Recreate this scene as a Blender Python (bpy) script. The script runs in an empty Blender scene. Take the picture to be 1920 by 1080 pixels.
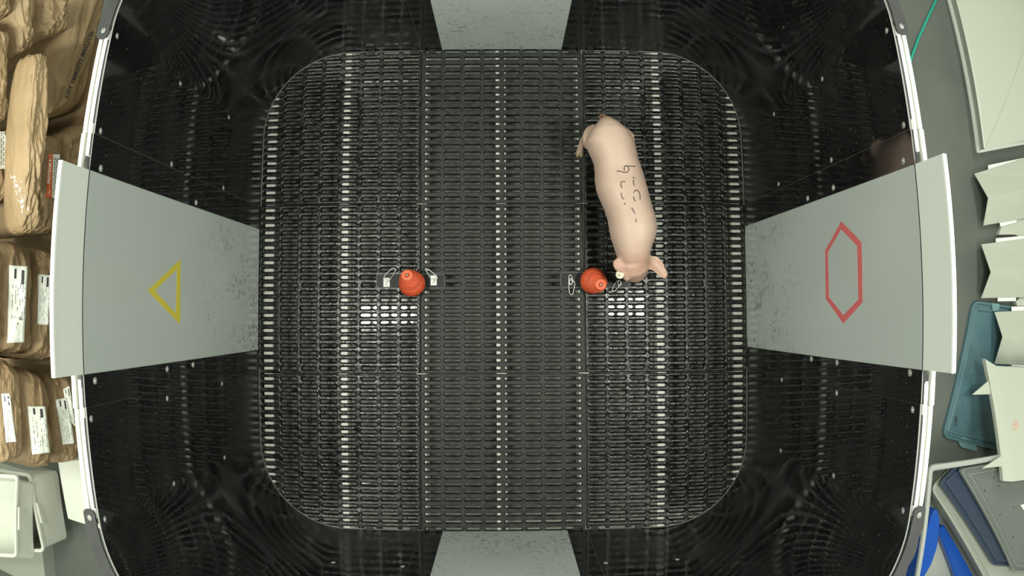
import bpy, bmesh, math, random
from mathutils import Vector, Matrix, noise
from mathutils.bvhtree import BVHTree
sc = bpy.context.scene
COL = sc.collection
# ------------------------------------------------------------------ camera
CX, CY, CZ = 0.00857, -0.09393, 2.31733
RX, RY, RZ = 0.038367, -0.010284, -0.0046205
LF, LK3, LK4 = 1169.43, -2.73907e-4, 2.57549e-5      # angle off the axis = r/LF + LK3 (r/100)^3 + LK4 (r/100)^4
cd = bpy.data.cameras.new('camera'); cam = bpy.data.objects.new('camera', cd); COL.objects.link(cam)
cam.location = (CX, CY, CZ); cam.rotation_euler = (RX, RY, RZ); sc.camera = cam
cd.type = 'PANO'; cd.sensor_width = 36.0; cd.clip_start = 0.01
cd.panorama_type = 'FISHEYE_LENS_POLYNOMIAL'; cd.fisheye_fov = math.pi
PXMM = 36.0 / 1920
cd.fisheye_polynomial_k0 = 0.0
cd.fisheye_polynomial_k1 = -1.0 / (LF * PXMM)
cd.fisheye_polynomial_k2 = 0.0
cd.fisheye_polynomial_k3 = -LK3 / (100 * PXMM) ** 3
cd.fisheye_polynomial_k4 = -LK4 / (100 * PXMM) ** 4
# ------------------------------------------------------------------ light, view
wd = bpy.data.worlds.new('world'); sc.world = wd; wd.use_nodes = True
wd.node_tree.nodes['Background'].inputs[0].default_value = (0.8, 0.85, 0.8, 1)
wd.node_tree.nodes['Background'].inputs[1].default_value = 0.3
def area(name, loc, sx, sy, power, color=(0.97, 1.0, 0.90)):
    l = bpy.data.lights.new(name, 'AREA'); l.shape = 'RECTANGLE'; l.size = sx; l.size_y = sy
    l.energy = power; l.color = color
    o = bpy.data.objects.new(name, l); COL.objects.link(o); o.location = loc
    return o
area('ceiling_and_fill_lamp', (-1.035, -0.115, 2.46), .56, .12, 26)
area('ceiling_and_fill_lamp', (1.12, -0.06, 2.46), .54, .11, 26)
for lx in (-2.3, 2.3):
    for ly in (-1.5, 1.5):
        area('ceiling_and_fill_lamp', (lx, ly, 2.46), .3, 1.2, 22)  # extra unseen lamps, added to soften the light
area('ceiling_and_fill_lamp', (0, 2.3, 2.46), 1.2, .3, 16)  # unseen, added for softer light, as is the next
area('ceiling_and_fill_lamp', (0, -2.3, 2.46), 1.2, .3, 16)
vs = sc.view_settings
sc.display_settings.display_device = 'sRGB'
vs.view_transform = 'Standard'; vs.look = 'None'; vs.gamma = 1.0; vs.exposure = 0.55; vs.use_curve_mapping = False

# ------------------------------------------------------------------ helpers
_E = Matrix.Rotation(RZ, 3, 'Z') @ Matrix.Rotation(RY, 3, 'Y') @ Matrix.Rotation(RX, 3, 'X')
def ray(px, py):
    x, y = px - 960.0, 540.0 - py; r = math.hypot(x, y) + 1e-9
    th = r / LF + LK3 * (r / 100) ** 3 + LK4 * (r / 100) ** 4
    return _E @ Vector((x / r * math.sin(th), y / r * math.sin(th), -math.cos(th)))
def PZ(px, py, z):
    d = ray(px, py); t = (z - CZ) / d.z; return Vector((CX + d.x * t, CY + d.y * t, z))
def PX(px, py, x):
    d = ray(px, py); t = (x - CX) / d.x; return Vector((x, CY + d.y * t, CZ + d.z * t))
def PY(px, py, y):
    d = ray(px, py); t = (y - CY) / d.y; return Vector((CX + d.x * t, y, CZ + d.z * t))

def mat(name, color, rough=.5, metal=0., spec=.5, noise_amt=0., noise_scale=20., bump=0., bump_scale=60., color2=None, sss=0., coat=0., trans=0., rough2=None):
    m = bpy.data.materials.new(name); m.use_nodes = True; nt = m.node_tree; b = nt.nodes['Principled BSDF']
    def C(c): return tuple(c) + (1,) if len(c) == 3 else c
    b.inputs['Base Color'].default_value = C(color); b.inputs['Roughness'].default_value = rough
    b.inputs['Metallic'].default_value = metal; b.inputs['Specular IOR Level'].default_value = spec
    b.inputs['Coat Weight'].default_value = coat; b.inputs['Transmission Weight'].default_value = trans
    if sss: b.inputs['Subsurface Weight'].default_value = sss; b.inputs['Subsurface Radius'].default_value = (.02, .008, .005)
    tc = nt.nodes.new('ShaderNodeTexCoord')
    if color2 is not None:
        n = nt.nodes.new('ShaderNodeTexNoise'); n.inputs['Scale'].default_value = noise_scale; n.inputs['Detail'].default_value = 6
        nt.links.new(tc.outputs['Object'], n.inputs['Vector'])
        r = nt.nodes.new('ShaderNodeValToRGB'); r.color_ramp.elements[0].position = .5 - noise_amt; r.color_ramp.elements[1].position = .5 + noise_amt
        r.color_ramp.elements[0].color = C(color); r.color_ramp.elements[1].color = C(color2)
        nt.links.new(n.outputs['Fac'], r.inputs['Fac']); nt.links.new(r.outputs['Color'], b.inputs['Base Color'])
        if rough2 is not None:
            mr = nt.nodes.new('ShaderNodeMapRange'); mr.inputs['From Min'].default_value = .5 - noise_amt; mr.inputs['From Max'].default_value = .5 + noise_amt
            mr.inputs['To Min'].default_value = rough; mr.inputs['To Max'].default_value = rough2
            nt.links.new(n.outputs['Fac'], mr.inputs['Value']); nt.links.new(mr.outputs[0], b.inputs['Roughness'])
    if bump:
        n2 = nt.nodes.new('ShaderNodeTexNoise'); n2.inputs['Scale'].default_value = bump_scale; n2.inputs['Detail'].default_value = 5
        nt.links.new(tc.outputs['Object'], n2.inputs['Vector'])
        bp = nt.nodes.new('ShaderNodeBump'); bp.inputs['Strength'].default_value = 1.0; bp.inputs['Distance'].default_value = bump
        nt.links.new(n2.outputs['Fac'], bp.inputs['Height']); nt.links.new(bp.outputs['Normal'], b.inputs['Normal'])
    return m

def tag(o, label=None, cat=None, group=None, kind=None):
    if label: o['label'] = label
    if cat: o['category'] = cat
    if group: o['group'] = group
    if kind: o['kind'] = kind
    elif label: o['kind'] = 'thing'
    return o
def thing(name, loc, label, cat, group=None):
    o = bpy.data.objects.new(name, None); COL.objects.link(o); o.location = loc; o.empty_display_size = .05
    return tag(o, label, cat, group)
def wloc(o):
    v = Vector((0, 0, 0))
    while o is not None: v = v + Vector(o.location); o = o.parent
    return v
def mesh(name, verts, faces, m, parent=None, smooth=False, loc=None, mats=None, mi=None):
    """world coordinates in; origin at the parent's (or at loc)"""
    base = wloc(parent) if parent else Vector((0, 0, 0))
    org = Vector(loc) if loc is not None else base
    me = bpy.data.meshes.new(name)
    me.from_pydata([tuple(Vector(v) - org) for v in verts], [], faces)
    for x in (mats or [m]): me.materials.append(x)
    if mi: me.polygons.foreach_set('material_index', mi)
    if smooth: me.polygons.foreach_set('use_smooth', [True] * len(me.polygons))
    me.update()
    o = bpy.data.objects.new(name, me); COL.objects.link(o)
    if parent: o.parent = parent
    o.location = org - base
    return o
def fixn(o):
    bm = bmesh.new(); bm.from_mesh(o.data); bmesh.ops.recalc_face_normals(bm, faces=bm.faces); bm.to_mesh(o.data); bm.free(); return o
def bevel(o, w, seg=2, ang=35):
    md = o.modifiers.new('bevel', 'BEVEL'); md.width = w; md.segments = seg; md.limit_method = 'ANGLE'; md.angle_limit = math.radians(ang)
    return o
BF = [(0, 3, 2, 1), (4, 5, 6, 7), (0, 1, 5, 4), (1, 2, 6, 5), (2, 3, 7, 6), (3, 0, 4, 7)]
def boxv(x0, x1, y0, y1, z0, z1):
    return [(x0, y0, z0), (x1, y0, z0), (x1, y1, z0), (x0, y1, z0), (x0, y0, z1), (x1, y0, z1), (x1, y1, z1), (x0, y1, z1)]
def box(name, x0, x1, y0, y1, z0, z1, m, parent=None, bev=0., loc=None):
    if loc is None and parent is None: loc = ((x0 + x1) / 2, (y0 + y1) / 2, z0)
    o = mesh(name, boxv(x0, x1, y0, y1, z0, z1), BF, m, parent, loc=loc)
    if bev: bevel(o, bev)
    return o
def prism(name, pts, d, m, parent=None, bev=0., loc=None, smooth=False):
    """a polygon of 3-D points pushed along d"""
    d = Vector(d); n = len(pts); P = [Vector(p) for p in pts]; V = P + [p + d for p in P]
    F = [tuple(range(n)), tuple(range(2 * n - 1, n - 1, -1))] + [(i, n + i, n + (i + 1) % n, (i + 1) % n) for i in range(n)]
    if loc is None and parent is None: loc = P[0]
    o = fixn(mesh(name, V, F, m, parent, loc=loc, smooth=smooth))
    if bev: bevel(o, bev)
    return o
def tube_geo(pts, r, n=8, closed=False, V=None, F=None):
    V = [] if V is None else V; F = [] if F is None else F
    P = [Vector(p) for p in pts]; N = len(P); b0 = len(V); prev = None
    for i in range(N):
        a = P[(i - 1) % N] if (closed or i > 0) else P[i]; c = P[(i + 1) % N] if (closed or i < N - 1) else P[i]
        t = (c - a).normalized()
        if prev is None: u = t.orthogonal().normalized()
        else: u = (prev - t * prev.dot(t)).normalized()
        prev = u; w = t.cross(u); rr = r[i] if isinstance(r, (list, tuple)) else r
        for k in range(n):
            an = 2 * math.pi * k / n; V.append(P[i] + (u * math.cos(an) + w * math.sin(an)) * rr)
    for i in range(N if closed else N - 1):
        j = (i + 1) % N
        for k in range(n): F.append((b0 + i * n + k, b0 + i * n + (k + 1) % n, b0 + j * n + (k + 1) % n, b0 + j * n + k))
    if not closed:
        F.append(tuple(b0 + k for k in range(n))[::-1]); F.append(tuple(b0 + (N - 1) * n + k for k in range(n)))
    return V, F
def tube(name, pts, r, m, parent=None, n=8, closed=False, loc=None):
    V, F = tube_geo(pts, r, n, closed)
    if loc is None and parent is None: loc = pts[0]
    return fixn(mesh(name, V, F, m, parent, smooth=True, loc=loc))
def lathe(name, prof, base, axis, m, parent=None, n=32, loc=None):
    ax = Vector(axis).normalized(); u = ax.orthogonal().normalized(); w = ax.cross(u); B = Vector(base); V = []; F = []
    for r, z in prof:
        for k in range(n):
            a = 2 * math.pi * k / n; V.append(B + ax * z + (u * math.cos(a) + w * math.sin(a)) * max(r, 1e-5))
    for i in range(len(prof) - 1):
        for k in range(n): F.append((i * n + k, i * n + (k + 1) % n, (i + 1) * n + (k + 1) % n, (i + 1) * n + k))
    F.append(tuple(range(n))[::-1]); F.append(tuple((len(prof) - 1) * n + k for k in range(n)))
    if loc is None and parent is None: loc = base
    o = fixn(mesh(name, V, F, m, parent, smooth=True, loc=loc))
    return o

# ------------------------------------------------------------------ materials
M = {}
M['black'] = mat('black_glossy_plastic', (.0068, .0070, .0070), .03, spec=1.0, color2=(.0105, .011, .0105), noise_amt=.10, noise_scale=9, rough2=.08, bump=.0007, bump_scale=4)
def dusty(m):
    """dried dirt and dust on the lowest part of the wall sheets"""
    nt = m.node_tree; L = nt.links; b = nt.nodes['Principled BSDF']; tc = [n for n in nt.nodes if n.type == 'TEX_COORD'][0]
    sp = nt.nodes.new('ShaderNodeSeparateXYZ'); L.new(tc.outputs['Object'], sp.inputs[0])
    mr = nt.nodes.new('ShaderNodeMapRange'); mr.inputs['From Min'].default_value = .42; mr.inputs['From Max'].default_value = .02; L.new(sp.outputs['Z'], mr.inputs['Value'])
    n1 = nt.nodes.new('ShaderNodeTexNoise'); n1.inputs['Scale'].default_value = 6; n1.inputs['Detail'].default_value = 8; L.new(tc.outputs['Object'], n1.inputs['Vector'])
    r1 = nt.nodes.new('ShaderNodeMapRange'); r1.inputs['From Min'].default_value = .35; r1.inputs['From Max'].default_value = .62; L.new(n1.outputs['Fac'], r1.inputs['Value'])
    mu = nt.nodes.new('ShaderNodeMath'); mu.operation = 'MULTIPLY'; L.new(mr.outputs[0], mu.inputs[0]); L.new(r1.outputs[0], mu.inputs[1])
    n2 = nt.nodes.new('ShaderNodeTexNoise'); n2.inputs['Scale'].default_value = 120; n2.inputs['Detail'].default_value = 2; L.new(tc.outputs['Object'], n2.inputs['Vector'])
    r2 = nt.nodes.new('ShaderNodeMapRange'); r2.inputs['From Min'].default_value = .70; r2.inputs['From Max'].default_value = .74; L.new(n2.outputs['Fac'], r2.inputs['Value'])
    oc = b.inputs['Base Color'].links[0].from_socket; orr = b.inputs['Roughness'].links[0].from_socket
    mx = nt.nodes.new('ShaderNodeMix'); mx.data_type = 'RGBA'; L.new(mu.outputs[0], mx.inputs[0]); L.new(oc, mx.inputs[6]); mx.inputs[7].default_value = (.024, .024, .019, 1)
    m2 = nt.nodes.new('ShaderNodeMix'); m2.data_type = 'RGBA'; L.new(r2.outputs[0], m2.inputs[0]); L.new(mx.outputs[2], m2.inputs[6]); m2.inputs[7].default_value = (.10, .10, .085, 1); L.new(m2.outputs[2], b.inputs['Base Color'])
    mf = nt.nodes.new('ShaderNodeMix'); mf.data_type = 'FLOAT'; L.new(mu.outputs[0], mf.inputs[0]); L.new(orr, mf.inputs[2]); mf.inputs[3].default_value = .38; L.new(mf.outputs[0], b.inputs['Roughness'])
dusty(M['black'])
M['black_edge_lit'] = mat('lit_sheet_edge', (.22, .22, .21), .4)  # light caught on the black sheets' edges, put into the colour
M['clip_gap_dark'] = mat('dark_clip_and_gap', (.012, .012, .013), .5)
M['bracket'] = mat('grey_bracket_plastic', (.014, .015, .015), .55, color2=(.026, .027, .025), noise_amt=.2, noise_scale=14)
M['white_board'] = mat('white_board', (.86, .88, .80), .45)
M['slat'] = mat('dark_slat_plastic', (.008, .0095, .0088), .5, color2=(.032, .034, .030), noise_amt=.11, noise_scale=45, bump=.0012, bump_scale=150, rough2=.62)
M['slat_wet'] = mat('wet_slat_plastic', (.0045, .0047, .0046), .12, color2=(.017, .018, .0155), noise_amt=.12, noise_scale=34, bump=.0016, bump_scale=110, rough2=.42)
M['beam'] = mat('pale_beam', (.72, .74, .66), .6)
M['pit'] = mat('wet_pit_floor', (.135, .14, .125), .035, color2=(.21, .215, .185), noise_amt=.2, noise_scale=6, rough2=.12)
M['floor'] = mat('grey_floor', (.105, .115, .102), .5, color2=(.135, .145, .128), noise_amt=.25, noise_scale=3.0)
M['room_wall'] = mat('painted_wall', (.62, .64, .58), .8)
M['edge_line'] = mat('light_edge_line', (.20, .20, .18), .4)
M['screw'] = mat('screw_steel', (.5, .5, .46), .32, metal=1.)
M['washer'] = mat('washer_nylon', (.30, .31, .28), .4)

def door_mat(name, seed):
    """grey plastic with speckled dirt of its own near the lower edge"""
    m = mat(name, (.46, .50, .475), .22); nt = m.node_tree; b = nt.nodes['Principled BSDF']; L = nt.links
    tc = nt.nodes.new('ShaderNodeTexCoord'); sx = nt.nodes.new('ShaderNodeSeparateXYZ'); L.new(tc.outputs['Object'], sx.inputs[0])
    def nz(scale, detail=4, vec=None):
        n = nt.nodes.new('ShaderNodeTexNoise'); n.inputs['Scale'].default_value = scale; n.inputs['Detail'].default_value = detail
        mp = nt.nodes.new('ShaderNodeMapping'); mp.inputs['Location'].default_value = (seed, seed * 2, seed * 3)
        if vec: mp.inputs['Scale'].default_value = vec
        L.new(tc.outputs['Object'], mp.inputs['Vector']); L.new(mp.outputs[0], n.inputs['Vector']); return n.outputs['Fac']
    def ramp(inp, a, b_):
        r = nt.nodes.new('ShaderNodeMapRange'); r.inputs['From Min'].default_value = a; r.inputs['From Max'].default_value = b_; L.new(inp, r.inputs['Value']); return r.outputs[0]
    def mul(a, c, op='MULTIPLY'):
        n = nt.nodes.new('ShaderNodeMath'); n.operation = op
        for i, v in enumerate((a, c)):
            if hasattr(v, 'links') or hasattr(v, 'node'): L.new(v, n.inputs[i])
            else: n.inputs[i].default_value = v
        return n.outputs[0]
    low = ramp(sx.outputs['Z'], .55, .10)
    smear = mul(mul(ramp(nz(55, 6), .48, .62), ramp(nz(9, 3), .42, .6)), low)
    spots = mul(mul(ramp(nz(95, 1), .70, .72), ramp(nz(7, 2), .42, .5)), low)
    mx = nt.nodes.new('ShaderNodeMix'); mx.data_type = 'RGBA'
    mx.inputs[6].default_value = (.46, .50, .475, 1); mx.inputs[7].default_value = (.16, .19, .165, 1)
    L.new(mul(smear, .6), mx.inputs[0])
    m2 = nt.nodes.new('ShaderNodeMix'); m2.data_type = 'RGBA'; L.new(mx.outputs[2], m2.inputs[6]); m2.inputs[7].default_value = (.03, .04, .03, 1)
    L.new(spots, m2.inputs[0]); L.new(m2.outputs[2], b.inputs['Base Color'])
    return m
M['gap_shade'] = mat('board_gap_shade', (.03, .03, .05), .6)
M['doorcap_lit'] = mat('lit_cap_plastic', (.72, .76, .70), .35)  # painted paler than the door sheet for the extra light above the rim
M['dooredge'] = mat('white_edge', (.9, .92, .88), .5)
# ------------------------------------------------------------------ the room
FZ = -0.42; HX, HY = 0.915, 0.903; RC = 0.333; WZ = 1.086
RX0, RX1, RY0, RY1, RZ1 = -3.4, 3.9, -3.0, 3.0, 2.5
def slab(name, b, m):
    o = box(name, *b, m); tag(o, kind='structure'); return o
slab('floor', (RX0, RX1, RY0, RY1, FZ - .1, FZ), M['floor'])
slab('ceiling', (RX0, RX1, RY0, RY1, RZ1, RZ1 + .1), M['room_wall'])
slab('wall_left', (RX0 - .1, RX0, RY0, RY1, FZ, RZ1), M['room_wall'])
slab('wall_right', (RX1, RX1 + .1, RY0, RY1, FZ, RZ1), M['room_wall'])
slab('wall_back', (RX0, RX1, RY1, RY1 + .1, FZ, RZ1), M['room_wall'])
slab('wall_front', (RX0, RX1, RY0 - .1, RY0, FZ, RZ1), M['room_wall'])

# ------------------------------------------------------------------ pen floor
XS = [-.919, -.3066, .3014, .919]; YS = [-.919, -.3214, .3118, .919]
NR = [21, 22, 21]
PITZ = -.125
tray = thing('drain_tray', (0, 0, FZ), 'shallow grey wet tray under the slatted floor of the pen', 'tray')
box('tray_floor', -.924, .924, -.94, .94, FZ, PITZ, M['pit'], tray)
def tile_mesh(w, h, nx, ny, wet):
    V = []; F = []; mx, my = .0045, .0035; cw = (w - .003 - 2 * mx) / nx; ch = (h - .004 - 2 * my) / ny
    x00 = -w / 2 + .0015 + mx; y00 = -h / 2 + .002 + my; idx = {}
    def v(x, y, z):
        k = (round(x, 5), round(y, 5), round(z, 5))
        if k not in idx: idx[k] = len(V); V.append((x, y, z))
        return idx[k]
    D = -.016; rnd = random.Random(3)
    for j in range(ny):
        for i in range(nx):
            xa = x00 + i * cw; xb = xa + cw; ya = y00 + j * ch; yb = ya + ch
            hw = cw / 2 - .0060; hh = .0057
            if i in (2, 5) and j in (0, ny // 2, ny - 1): hw -= .006
            cx, cy = (xa + xb) / 2, (ya + yb) / 2
            def loop(g, z):
                a, b_ = hw + g, hh + g; c = .0042 + g * .6
                return [v(cx + sx, cy + sy, z) for sx, sy in ((a, -b_ + c), (a, b_ - c), (a - c, b_), (-a + c, b_), (-a, b_ - c), (-a, -b_ + c), (-a + c, -b_), (a - c, -b_))]
            LP = [loop(.0058, 0), loop(.0034, -.0007), loop(.0014, -.0023), loop(.0002, -.0052), loop(-.0006, D)] if wet else [loop(.0034, 0), loop(.0012, -.0012), loop(0, -.0045), loop(-.0006, D)]; l0 = LP[0]; l3 = LP[-1]
            A, B, C_, D_ = v(xa, ya, 0), v(xb, ya, 0), v(xb, yb, 0), v(xa, yb, 0)
            F.append((B, C_, l0[1], l0[0])); F.append((C_, l0[2], l0[1])); F.append((C_, D_, l0[3], l0[2])); F.append((D_, l0[4], l0[3]))
            F.append((D_, A, l0[5], l0[4])); F.append((A, l0[6], l0[5])); F.append((A, B, l0[7], l0[6])); F.append((B, l0[0], l0[7]))
            for p, q in zip(LP[:-1], LP[1:]):
                for k in range(8): F.append((p[k], p[(k + 1) % 8], q[(k + 1) % 8], q[k]))
            a, b_, c, d = v(xa, ya, D), v(xb, ya, D), v(xb, yb, D), v(xa, yb, D)
            F.append((b, l3[0], l3[1], c) if False else (b_, l3[0], l3[1], c)); F.append((c, l3[1], l3[2])); F.append((c, l3[2], l3[3], d)); F.append((d, l3[3], l3[4]))
            F.append((d, l3[4], l3[5], a)); F.append((a, l3[5], l3[6])); F.append((a, l3[6], l3[7], b_)); F.append((b_, l3[7], l3[0]))
    X0, X1, Y0, Y1 = x00, x00 + nx * cw, y00, y00 + ny * ch
    # the plain rim round the slots, with a shallow rounded drop
    xo0, xo1, yo0, yo1 = -w / 2 + .0015, w / 2 - .0015, -h / 2 + .002, h / 2 - .002
    xs = [X0 + i * cw for i in range(nx + 1)]; ys = [Y0 + j * ch for j in range(ny + 1)]
    inner = [(x, Y0) for x in xs] + [(X1, y) for y in ys[1:]] + [(x, Y1) for x in xs[::-1][1:]] + [(X0, y) for y in ys[::-1][1:-1]]
    def out(p): return (xo0 if p[0] <= X0 + 1e-6 else xo1 if p[0] >= X1 - 1e-6 else p[0], yo0 if p[1] <= Y0 + 1e-6 else yo1 if p[1] >= Y1 - 1e-6 else p[1])
    n = len(inner); top = [v(x, y, 0) for x, y in inner]; o0 = [v(*out(p), -.0012) for p in inner]; o1 = [v(*out(p), D) for p in inner]; bt = [v(x, y, D) for x, y in inner]
    for k in range(n):
        q = (k + 1) % n
        F.append((top[k], o0[k], o0[q], top[q])); F.append((o0[k], o1[k], o1[q], o0[q])); F.append((o1[k], bt[k], bt[q], o1[q]))
    me = bpy.data.meshes.new('slatted_floor_tile'); me.from_pydata(V, [], F)
    bm = bmesh.new(); bm.from_mesh(me); bmesh.ops.recalc_face_normals(bm, faces=bm.faces); bm.to_mesh(me); bm.free()
    if wet:
        for p in me.polygons: p.use_smooth = p.normal.z > .3
    return me
colw = ['left', 'middle', 'right']; roww = ['bottom', 'middle', 'top']
cache = {}
for j in range(3):
    for i in range(3):
        w, h = XS[i + 1] - XS[i], YS[j + 1] - YS[j]
        key = (i == 1, NR[j], round(h, 3))
        if key not in cache:
            me = tile_mesh(w, h, 8, NR[j], i != 1); me.materials.append(M['slat'] if i == 1 else M['slat_wet']); cache[key] = me
        o = bpy.data.objects.new('slatted_floor_tile', cache[key]); COL.objects.link(o)
        o.location = ((XS[i] + XS[i + 1]) / 2, (YS[j] + YS[j + 1]) / 2, 0)
        lab = {(1, 1): 'black slotted plastic floor tile in the centre of the pen between the two red toys',
               (0, 1): 'wet black slotted floor tile beside the left door with the yellow triangle',
               (2, 1): 'wet black slotted floor tile beside the right door, under the pig\'s head',
               (1, 2): 'dull black slotted floor tile against the top grey door',
               (1, 0): 'dull black slotted floor tile against the bottom grey door',
               (0, 2): 'wet black slotted floor tile in the upper left rounded corner of the pen',
               (2, 2): 'wet black slotted floor tile in the upper right rounded corner behind the pig',
               (0, 0): 'wet black slotted floor tile in the lower left rounded corner of the pen',
               (2, 0): 'wet black slotted floor tile in the lower right rounded corner of the pen'}[(i, j)]
        tag(o, lab, 'floor tile', 'slatted floor tiles of the pen')
BX = [(-.884, 'along the left edge of the slatted floor'), (-.598, 'under the middle of the left floor tiles'), (-.305, 'under the seam between left and middle floor tiles'),
      (-.007, 'under the centre line of the slatted floor'), (.300, 'under the seam between middle and right floor tiles'), (.592, 'under the middle of the right floor tiles'), (.887, 'along the right edge of the slatted floor')]
for x, t in BX:
    o = box('support_beam', x - (.019 if abs(x) < .4 else .017), x + (.019 if abs(x) < .4 else .017), -.93, .93, PITZ, -.0165, M['beam'], bev=.002)
    tag(o, 'pale support beam seen through the slots ' + t, 'beam', 'support beams under the slatted floor')

# ------------------------------------------------------------------ pen walls
TH = .0028
PR = .0018
def path_corner(sx, sy, off, n=20, ys=.3055, xs=.3055):
    """plan points of one rounded corner panel from the side wall to the top or bottom wall, off outward"""
    P = [(sx * (HX + off), sy * ys)]; c = (HX - RC, HY - RC)
    P.append((sx * (HX + off), sy * (ys + c[1]) / 2))
    for k in range(n + 1):
        a = math.pi / 2 * k / n; P.append((sx * (c[0] + (RC + off) * math.cos(a)), sy * (c[1] + (RC + off) * math.sin(a))))
    P.append((sx * (xs + c[0]) / 2, sy * (HY + off))); P.append((sx * xs, sy * (HY + off)))
    return P
def sheet(name, A, B, z0, z1, m, parent, top_m=None, nz=1):
    """upright sheet between plan paths A (inner) and B (outer)"""
    V = []; F = []; mi = []; n = len(A)
    for (P, z) in ((A, z0), (A, z1), (B, z1), (B, z0)):
        V += [(x, y, z) for x, y in P]
    for i in range(n - 1):
        for s in range(4):
            q = (s + 1) % 4; F.append((s * n + i, s * n + i + 1, q * n + i + 1, q * n + i)); mi.append(1 if s == 1 else 0)
    F.append((0, n, 2 * n, 3 * n)); F.append((n - 1, 4 * n - 1, 3 * n - 1, 2 * n - 1)); mi += [1, 1]
    o = mesh(name, V, F, m, parent, smooth=False, mats=[m, top_m or m], mi=mi); fixn(o)
    for p in o.data.polygons: p.use_smooth = p.material_index == 0
    md = o.modifiers.new('edge_split', 'EDGE_SPLIT'); md.split_angle = math.radians(35)
    return o
def screw(parent, p, nrm, r=.0085):
    p = Vector(p); nrm = Vector(nrm).normalized()
    w = lathe('washer', [(r, 0), (r, .0012), (r * .75, .0028), (.0022, .0030)], p, nrm, M['washer'], parent, n=18)
    lathe('screw', [(r * .5, .0028), (r * .48, .0042), (r * .25, .0056), (.0004, .0058)], p, nrm, M['screw'], parent, n=12)
    return w
corner_name = {(-1, 1): 'upper left', (1, 1): 'upper right', (-1, -1): 'lower left', (1, -1): 'lower right'}
SCREWS = {(-1, 1): [(218, 68), (187, 246), (337, 157), (428, 220), (418, 352)], (-1, -1): [(170, 785), (312, 747), (415, 720), (420, 858), (325, 907), (195, 973), (625, 1056), (755, 1063)],
          (1, 1): [(1664, 58), (1543, 148), (1452, 214), (1696, 235), (1560, 300)], (1, -1): [(1570, 737), (1467, 712), (1713, 768), (1564, 892), (1694, 957), (1465, 845), (1136, 1057), (1270, 1050)]}
def wall_hit(px, py):
    """where the line of sight meets the inner face of the pen wall"""
    d = ray(px, py); best = None; c = (HX - RC, HY - RC)
    for i in range(1, 4000):
        t = i * .001 * 3; x, y, z = CX + d.x * t, CY + d.y * t, CZ + d.z * t
        ax, ay = abs(x), abs(y)
        inside = ax < HX and ay < HY
        if inside and ax > c[0] and ay > c[1]: inside = math.hypot(ax - c[0], ay - c[1]) < RC
        if not inside:
            if ax > c[0] and ay > c[1]:
                n = Vector((math.copysign(ax - c[0], x), math.copysign(ay - c[1], y), 0)).normalized()
                return Vector((math.copysign(c[0], x), math.copysign(c[1], y), z)) + n * (RC - .0002), -n
            if HX - ax < HY - ay: return Vector((math.copysign(HX - .0002, x), y, z)), Vector((-math.copysign(1, x), 0, 0))
            return Vector((x, math.copysign(HY - .0002, y), z)), Vector((0, -math.copysign(1, y), 0))
    return None
for (sx, sy), nm in corner_name.items():
    t = thing('pen_corner_panel', (sx * .8, sy * .79, 0), 'tall glossy black curved plastic wall at the %s corner of the pen' % nm, 'wall panel', 'curved corner walls of the pen')
    sheet('curved_sheet', path_corner(sx, sy, -PR), path_corner(sx, sy, TH), .001, WZ, M['black'], t, M['black_edge_lit'])
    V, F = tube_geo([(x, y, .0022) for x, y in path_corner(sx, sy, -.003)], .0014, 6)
    fixn(mesh('light_edge_line', V, F, M['edge_line'], t, smooth=True))  # added line standing for the light bottom edge of the sheet
    for p in SCREWS[(sx, sy)]:
        h = wall_hit(*p)
        if h: screw(t, h[0], h[1])
    box('rim_gap_shade', *sorted((sx * (HX + TH + .0004), sx * .9283)), *sorted((sy * .308, sy * .566)), WZ - .05, WZ - .006, M['clip_gap_dark'], t)  # added dark strip for the shade in the gap behind the rim
    # foot clip blocks along the bottom edge and clips behind the rim
    for yy in (.318, .553):
        box('rim_clip', *sorted((sx * .920, sx * .9265)), *sorted((sy * (yy - .012), sy * (yy + .012))), WZ - .0058, WZ - .001, M['washer'], t)
    for xx in (.335, .50):
        box('foot_clip', *sorted((sx * (xx - .013), sx * (xx + .013))), *sorted((sy * .886, sy * .9025)), .0005, .012, M['clip_gap_dark'], t, bev=.002)
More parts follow.
